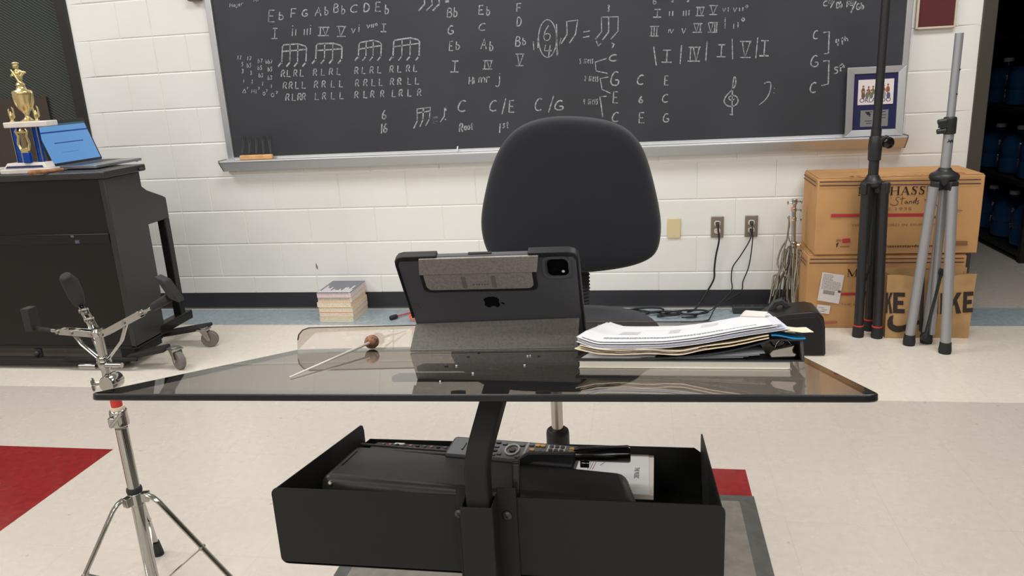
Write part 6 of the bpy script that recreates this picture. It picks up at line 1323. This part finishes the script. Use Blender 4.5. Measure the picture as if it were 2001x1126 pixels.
# ring binder, spine to the right
bd = thing('ring_binder', S(0.12, 0.14, 0.01), 'black ring binder with a steel ring mechanism at its right end, under the manila folder', 'binder')
def bh(a):   # bottom cover stays low, top cover climbs to the spine
    return 0.0124+0.0220*max(0, min(1, (a-0.02)/0.20))**3.2
BWd = SW+0.016
mb = MB(); mb.sheet(lambda u, v: S(-0.004+BWd*u, -0.004+SL*v, 0.0108), 10, 4, DN*0.0016); mb.build('bottom_cover', mat('binder_vinyl', (25, 26, 30), 0.4), bd)
mb = MB(); mb.sheet(lambda u, v: S(-0.004+BWd*u, -0.006+SL*v, bh(-0.004+BWd*u)), 22, 4, DN*0.0018); mb.build('top_cover', mat('binder_vinyl', (25, 26, 30), 0.4), bd, smooth=40)
mb = MB(); mb.hexa([S(BWd-0.006, -0.004, 0.0095), S(BWd-0.003, -0.004, 0.0095), S(BWd-0.003, SL-0.004, 0.0095), S(BWd-0.006, SL-0.004, 0.0095), S(BWd-0.008, -0.004, bh(BWd)), S(BWd-0.004, -0.004, bh(BWd)+0.0005), S(BWd-0.004, SL-0.004, bh(BWd)+0.0005), S(BWd-0.008, SL-0.004, bh(BWd))]); mb.build('spine', mat('binder_vinyl_grey', (72, 70, 70), 0.45), bd, bevel=0.001)
mb = MB(); mb.prism([S(a, 0.004, n) for a, n in ((BWd-0.038, 0.0125), (BWd-0.012, 0.0135), (BWd-0.010, 0.017), (BWd-0.014, 0.019), (BWd-0.014, 0.022), (BWd-0.012, 0.027), (BWd-0.018, 0.026), (BWd-0.036, 0.022), (BWd-0.040, 0.017))], sf_*0.010); mb.build('ring_mechanism', mat('ring_steel', (168, 160, 148), 0.3, 0.9), bd, bevel=0.0012)
for bb in (0.03, 0.14, 0.25):
    mb = MB(); mb.tube([S(BWd-0.0225+0.009*math.cos(t), bb, 0.0220+0.009*math.sin(t)) for t in [2*PI*i/16 for i in range(17)]], 0.0013, 6); mb.build('ring', M_chrome, bd, smooth=True)
for k in range(5):
    n0 = 0.0118+0.0003*k; mb = MB(); mb.sheet(lambda u, v, k=k, n0=n0: S(0.004+(0.186+0.006*k)*u, 0.0+0.004*k*(-1)**k*0.3+(SL-0.02)*v, n0+(0.003+0.0016*k)*max(0, u-0.25)**2.2), 14, 3, DN*0.0003); mb.build('sheet', mat('binder_page_%d' % (k % 2), ((222, 222, 226), (150, 150, 156))[k % 2], 0.6), bd, smooth=True)
# bent manila folders
def man_h(a, off):   # low on the left, climbs to the right
    x = a/SW
    return 0.0178+off+0.0225*max(0, (x-0.50)/0.50)**1.05+0.0055*max(0, (0.10-x)/0.10)**1.3
def man(u, v, off, a0, a1, w0):
    a = a0+(a1-a0)*u; rag = 0.0012*math.sin(31*u)+0.0009*math.sin(67*u+1)
    return S(a, -0.004+rag+w0+(SL-0.02)*v, man_h(a, off)+0.0006*math.sin(23*a/SW)*(1-v))
stack_item('manila_folder', 'worn cream manila folder bent over the black ring binder, lower of the two folders', 'folder', 'manila folders in the music pile', lambda u, v: man(u, v, 0.0, -0.004, SW*0.90, 0.0), 0.0010, mat('manila', (232, 214, 182), 0.85, noise=(30, 0.06)), 40, 10)
stack_item('manila_folder', 'worn cream manila folder just under the white sheets, upper of the two folders', 'folder', 'manila folders in the music pile', lambda u, v: man(u, v, 0.0055-0.0025*u, 0.002, SW*0.90, 0.002), 0.0010, mat('manila', (232, 214, 182), 0.85), 40, 10)
for k, (c, off, a0, a1) in enumerate((((176, 160, 146), 0.0010, 0.004, SW*.62), ((126, 114, 108), 0.0018, 0.003, SW*.55), ((206, 198, 190), 0.0026, 0.001, SW*.58))):
    stack_item('loose_sheet', ['grey brown sheet inside the lower manila folder', 'dark brown sheet between the two manila folders', 'pale grey sheet right under the upper manila folder'][k], 'paper', 'sheets inside the manila folders', lambda u, v, off=off, a0=a0, a1=a1: man(u, v, off, a0, a1, 0.003), 0.0004, mat('inner_sheet_%d' % k, c, 0.85), 30, 6)
# white sheets, fanned, curling up to the right and sagging at the front left
def sh_h(x, y, off):
    return 0.0256+off+0.0206*max(0, min(1.05, (x-0.40)/0.60))**1.15+0.0078*(max(0, 0.10-x)/0.10)**1.3-0.0025*max(0, 0.25-y)/0.25*(1-x)
rs = random.Random(21)
NS = 8
for k in range(NS):
    off = k*0.00105; a0 = rs.uniform(-0.004, 0.006)-(0.006 if k == 4 else 0); a1 = SW*(0.985-0.006*k)+rs.uniform(-0.006, 0.006); dv = rs.uniform(-0.006, 0.004)+0.002*k
    c = ((222, 222, 228), (230, 229, 232), (206, 206, 220), (226, 226, 230), (208, 207, 217), (232, 231, 233), (220, 220, 226), (230, 230, 232), (234, 233, 234))[k]
    lab = 'white printed music sheet on the very top of the pile on the desk' if k == NS-1 else 'white sheet of music in the pile under the top printed sheet'
    def f(u, v, off=off, a0=a0, a1=a1, dv=dv, k=k):
        a = a0+(a1-a0)*u; w_ = 0.0004*math.sin(9*a/SW)+0.0003*math.sin(17*a/SW+1)
        return S(a, dv+(0.262-0.002*k)*v, sh_h(a/SW, v, off)+w_)
    stack_item('music_sheet', lab, 'paper', 'loose white sheets on the desk' if k < NS-1 else None, f, 0.0005, mat('sheet_%d' % k, tuple(x-10 for x in c), 0.85), 34, 12)
    if k == NS-1: topf = f
tops = bpy.context.scene.objects['music_sheet'] if False else [o for o in COL.objects if o.get('label', '').startswith('white printed music sheet')][0]
ROOTLOC[tops.name] = V((0, 0, 0))
mb = MB(); rt_ = random.Random(8)
for row in range(2):
    v = 0.10+0.035*row; u = 0.10
    while u < (0.92 if row == 0 else 0.75):
        w_ = rt_.uniform(0.008, 0.02); mb.add([topf(u, v)+DN*0.0005, topf(u+w_*.75, v)+DN*0.0005, topf(u+w_*.75, v+0.020)+DN*0.0005, topf(u, v+0.020)+DN*0.0005], [(0, 1, 2, 3)]); u += w_
for (u0, u1, v0, v1) in ((0.16, 0.27, 0.30, 0.52), (0.44, 0.50, 0.36, 0.62), (0.62, 0.72, 0.56, 0.8)):
    for r_i in range(7):
        v = v0+(v1-v0)*r_i/7; u = u0
        while u < u1:
            w_ = rt_.uniform(0.004, 0.012); mb.add([topf(u, v)+DN*0.0005, topf(u+w_*.7, v)+DN*0.0005, topf(u+w_*.7, v+0.012)+DN*0.0005, topf(u, v+0.012)+DN*0.0005], [(0, 1, 2, 3)]); u += w_
for (u0, u1, v) in ((0.28, 0.56, 0.60), (0.10, 0.40, 0.86), (0.55, 0.80, 0.9)):
    mb.ribbon([topf(u0+(u1-u0)*i/8, v)+DN*0.0005 for i in range(9)], 0.0012, DN)
mb.build('print', mat('grey_print_light', (150, 150, 154), 0.85), tops)
# folded corner at the back right of the top sheet
mb = MB(); mb.sheet(lambda u, v: topf(0.86+0.135*u, 1.0-0.42*u)*(1-v)+topf(0.90+0.125*u, 1.04-0.30*u)*v+DN*(0.0008+0.004*math.sin(PI*v*0.5)+0.003*v*(1-u)), 10, 6, DN*0.0004); mb.build('folded_corner', mat('sheet_fold', (222, 214, 206), 0.85), tops, smooth=True)
# small bits at the edges of the pile
p_ = PD(1150, 652, 0.02)
mb = MB(); mb.sheet(lambda u, v: S(-0.0145+0.008*u, 0.262+0.02*v, 0.016+0.018*u), 4, 4, DN*0.0006); tag(mb.build('sticky_note', mat('orange_paper', (236, 168, 58), 0.8)), 'orange sticky note edge between the tablet and the white sheets', 'sticky note')
mb = MB()
mb.sheet(lambda u, v: S(SW*0.912+0.036*u, -0.002+0.05*v+0.003*math.sin(6*u), 0.0400-0.002*(1-v)-0.002*u+0.0012*math.sin(5*u+1)), 14, 6, DN*0.0012)
tag(mb.build('blue_tab', mat('blue_paper', (34, 140, 196), 0.6), smooth=40), 'bright blue crumpled paper tab at the right end of the music pile', 'paper tab')
mb = MB(); mb.sheet(lambda u, v: S(SW*0.972+0.030*u, -0.003+0.08*v+0.003*math.sin(9*u), 0.0430+0.0004*math.sin(7*u)-0.001*u*u), 14, 6, DN*0.0006)
tag(mb.build('torn_paper', mat('cream_torn', (230, 216, 190), 0.85), smooth=40), 'torn cream paper edge above the blue tab at the right of the pile', 'paper')

# ------------------------------------------------------------------ things lying in the tray
def TT(x, d, h): return V((x, TYF, TZ0))+dep*d+upv*h     # tray frame, h square to its floor
def PT(u, v, h):
    o = V(CAMP); d_ = V(ray(u, v)); q_ = V((0, TYF, TZ0))+upv*h; t = (q_-o).dot(upv)/d_.dot(upv); return o+d_*t
# long black case
HT = 0.100
k_ = [PT(694, 868, HT), PT(622, 930, HT), PT(1252, 985, HT), PT(1226, 921, HT)]
cs_ = thing('black_case', TT(2.53, 0.1, 0.004), 'long black plastic instrument case lying in the front of the desk tray', 'instrument case')
cc_ = (k_[0]+k_[1]+k_[2]+k_[3])/4
mb = MB(); low = [p_-upv*(HT-0.006) for p_ in k_]
for p_ in low: pass
y_min = TYF+0.019
def clampy(p_): return V((p_.x, max(p_.y, y_min), p_.z))
mb.hexa([clampy(low[1]+(cc_-k_[1])*-0.0), clampy(low[2]), clampy(low[3]), clampy(low[0]), clampy(k_[1]), clampy(k_[2]), clampy(k_[3]), clampy(k_[0])]); mb.build('case_shell', mat('case_plastic', (50, 50, 48), 0.36, bump=(250, 0.2, 0.0006)), cs_, bevel=0.016, seg=4)
mb = MB(); a = PT(697, 881, HT+0.0002); b2 = PT(668, 908, HT+0.0002); mb.ribbon([a, (a+b2)/2, b2], 0.0042, upv, 0.0012); mb.build('moulded_slot', M_black, cs_)
mb = MB(); a = PT(706, 868.5, HT); b2 = PT(1080, 897, HT); mb.tube([a+upv*0.000, (a+b2)/2, b2], 0.0022, 8); mb.build('lid_seam', mat('case_plastic', (52, 52, 50), 0.45), cs_, smooth=True)
a = PY(646, 945, TYF+0.012); mb = MB(); mb.ball(a, 0.004); mb.build('rivet', M_steel, cs_, smooth=True)
# hole punch with a lever handle
hp_ = thing('hole_punch', PT(1070, 905, HT), 'black hole punch with a rounded lever handle on the case in the tray', 'hole punch')
pl_ = [(1000, 909), (1003, 905), (1023, 891), (1032, 887), (1122, 887), (1126, 893), (1122, 905), (1112, 907)]
yh = PT(1060, 909, HT).y
mb = MB(); mb.prism([PY(u, v, yh) for u, v in pl_], (0, 0.009, 0)); mb.build('lever_body', mat('punch_black', (40, 40, 41), 0.4), hp_, bevel=0.004, seg=3)
mb = MB(); q0 = PY(1006, 908, yh-0.002); mb.prism([PY(u, v, yh) for u, v in ((1000, 912), (1012, 903), (1020, 975), (1003, 978))], (0, -0.006, 0)) if False else mb.beam(PY(1008, 905, TYF+0.010), PY(1009, 974, TYF+0.010), 0.010, 0.007, (0, -1, 0)); mb.beam(PY(1008, 906, TYF+0.010), PY(1010, 904, yh+0.004), 0.010, 0.007); mb.build('lever_arm', mat('punch_black', (40, 40, 41), 0.4), hp_, bevel=0.002)
a = PY(1122, 888, yh+0.012); b2 = PY(1231, 887.5, yh+0.02)
mb = MB(); dd = (b2-a).normalized(); L = (b2-a).length; mb.lathe(a, [(0.0100, 0), (0.0105, 0.003), (0.0135, L-0.003), (0.0125, L)], dd, 22); mb.build('handle_grip', M_blackg, hp_, smooth=40)
mb = MB(); c_ = PY(1143, 906, yh+0.010); mb.obox(c_, (0.007, 0, 0), (0, 0.006, 0), (0, 0, 0.0045)); mb.build('pivot_post', M_chrome, hp_, bevel=0.001)
# remote control
HRm = 0.1212
r0, r1, r2, r3 = PT(872, 878, HRm), PT(893, 853, HRm), PT(1134, 872, HRm), PT(1132, 902, HRm)
ra = (r2-r1).normalized(); RL = (r2-r1).length; rbv = upv.cross(ra).normalized(); RW = 0.050; upr = (upv*math.cos(0.34)-rbv*math.sin(0.34)).normalized(); rbv = upr.cross(ra).normalized()
def RP(a, b2, n=0): return r1+ra*a-rbv*b2+upr*n
rm = thing('remote_control', RP(RL/2, RW/2, -0.02), 'dark grey remote control with many small buttons lying behind the post in the tray', 'remote control')
mb = MB(); mb.prism([RP(a, b2, -0.020) for a, b2 in rrect(-0.004, RL, -0.002, RW, 0.007, 5)], upr*0.020); rbod = mb.build('body', mat('remote_grey', (48, 48, 50), 0.4), rm, bevel=0.004, seg=3)
M_btn = mat('button_grey', (88, 86, 84), 0.5); M_btd = mat('button_dark', (26, 26, 28), 0.5); M_bty = mat('button_amber', (206, 160, 72), 0.5); M_btw = mat('button_pale', (188, 182, 170), 0.5)
def btn(a, b2, w_, h_, m_): 
    m2 = MB(); m2.prism([RP(x, y, -0.0004) for x, y in rrect(a-w_/2, a+w_/2, b2-h_/2, b2+h_/2, min(w_, h_)*.3, 3)], upr*0.0022); m2.build('button', m_, rbod)
def panel(a, b2, w_, h_, m_):
    m2 = MB(); m2.prism([RP(x, y, -0.0006) for x, y in rrect(a-w_/2, a+w_/2, b2-h_/2, b2+h_/2, 0.002, 3)], upr*0.001); m2.build('button_panel', m_, rbod)
btn(0.022, 0.024, 0.003, 0.018, M_btn)
panel(RL*0.83, 0.022, RL*0.14, 0.036, M_btw); panel(RL*0.60, 0.022, 0.003, 0.040, M_btw)
rr_ = random.Random(4)
for i in range(3):
    for j in range(4): btn(RL*0.79+i*RL*0.042, 0.008+j*0.0095, 0.0066, 0.0058, M_btd)
for i in range(4):
    for j in range(4): btn(RL*0.20+i*RL*0.055, 0.008+j*0.0105, 0.0085, 0.0046, (M_btn, M_btd)[(i*3+j) % 2])
m2 = MB(); m2.tube([RP(RL*0.50+0.011*math.cos(t), 0.024+0.013*math.sin(t), 0.001) for t in [2*PI*i/20 for i in range(21)]], 0.0018, 6); m2.build('button_ring', M_btw, rbod, smooth=True)
btn(RL*0.50, 0.024, 0.010, 0.010, M_btd)
for (a, b2, m_) in ((0.63, 0.008, M_btn), (0.68, 0.008, M_bty), (0.72, 0.008, M_bty), (0.65, 0.020, M_bty), (0.70, 0.022, M_btn), (0.65, 0.034, M_btn), (0.70, 0.036, M_btn), (0.95, 0.010, M_bty), (0.95, 0.018, M_bty), (0.95, 0.030, M_btn), (0.42, 0.010, M_btn), (0.41, 0.036, M_btn), (0.56, 0.040, M_btn), (0.56, 0.010, M_btn)): btn(RL*a, b2, 0.008, 0.0055, m_)
# second remote behind the case
HR2 = 0.086
q1, q2 = PT(738, 866, HR2), PT(908, 876, HR2); qa = (q2-q1).normalized(); QL = (q2-q1).length+0.02; qb = upv.cross(qa).normalized()
def QP(a, b2, n=0): return q1+qa*a-qb*b2+upv*n
r2_ = thing('remote_control', QP(QL/2, 0.02, -0.02), 'black remote control half hidden behind the long case in the tray', 'remote control')
mb = MB(); mb.prism([QP(a, b2, -0.018) for a, b2 in rrect(-0.004, QL, -0.008, 0.034, 0.006, 4)], upv*0.018); rb2 = mb.build('body', mat('remote_black', (30, 30, 31), 0.4), r2_, bevel=0.003)
for i in range(11):
    mb = MB(); mb.prism([QP(x, y, -0.0004) for x, y in rrect(0.012+i*0.0128, 0.0175+i*0.0128, 0.004, 0.012, 0.002, 3)], upv*0.0028); mb.build('button', (M_btn, M_btd, mat('button_rose', (150, 98, 98), 0.5))[(i*2) % 3], rb2)
mb = MB(); mb.prism([QP(x, y, 0.0002) for x, y in ((0.032, -0.006), (0.050, -0.006), (0.050, 0.003), (0.032, 0.003))], upv*0.0006); mb.build('pale_label', mat('label_pale', (206, 206, 204), 0.5), rb2)
# white music book standing in the tray
HB = 0.072
wb = [PT(1125, 905, HB), PT(1265, 985, HB), PT(1283, 872, HB), PT(1150, 872, HB)]
wk = thing('white_booklet', (wb[0]+wb[2])/2-upv*0.01, 'white paperback music booklet lying on edge at the right of the desk tray', 'booklet')
e0 = PT(1277, 968, HB); e1 = PT(1278, 873, HB); bd_ = (e1-e0); BLn = bd_.length; bd_.normalize(); bs_ = bd_.cross(upv).normalized()
if bs_.x > 0: bs_ = -bs_
bd_ = bd_; BLn -= 0.014
def KP(a, b2, n=0): return e0+bs_*a+bd_*b2+upv*n
BLn2 = BLn
mb = MB(); mb.prism([KP(a, b2, -0.007) for a, b2 in ((0.0, 0.0), (0.15, 0.0), (0.15, BLn2), (0.0, BLn2))], upv*0.0065); mb.build('page_block', mat('booklet_pages', (206, 196, 186), 0.85), wk)
mb = MB(); mb.prism([KP(a, b2, -0.0005) for a, b2 in ((0.006, 0.0), (0.155, 0.0), (0.155, BLn2-0.002), (0.009, BLn2-0.002))], upv*0.0010); cvk = mb.build('cover', mat('booklet_cover', (214, 212, 210), 0.6), wk)
mb = MB(); tp_ = KP(0.030, BLn2*0.53, 0.0008); text_poly(mb, 'THE MUSIC', tp_, -bd_, -bs_, 0.011, upv, sx=0.95, lift=0.0002); mb.build('title_lettering', M_ink, cvk)
mb = MB()
for k in range(3): mb.ribbon([KP(0.105-0.004*k, BLn2*0.45, 0.0007), KP(0.100-0.004*k, BLn2*0.75, 0.0007)], 0.0009, upv)
mb.ribbon([KP(0.086, BLn2*.55, .0007), KP(0.08, BLn2*.62, .0007), KP(0.086, BLn2*.66, .0007)], 0.0012, upv); mb.build('cover_print', mat('dark_red_ink', (90, 60, 62), 0.8), cvk)
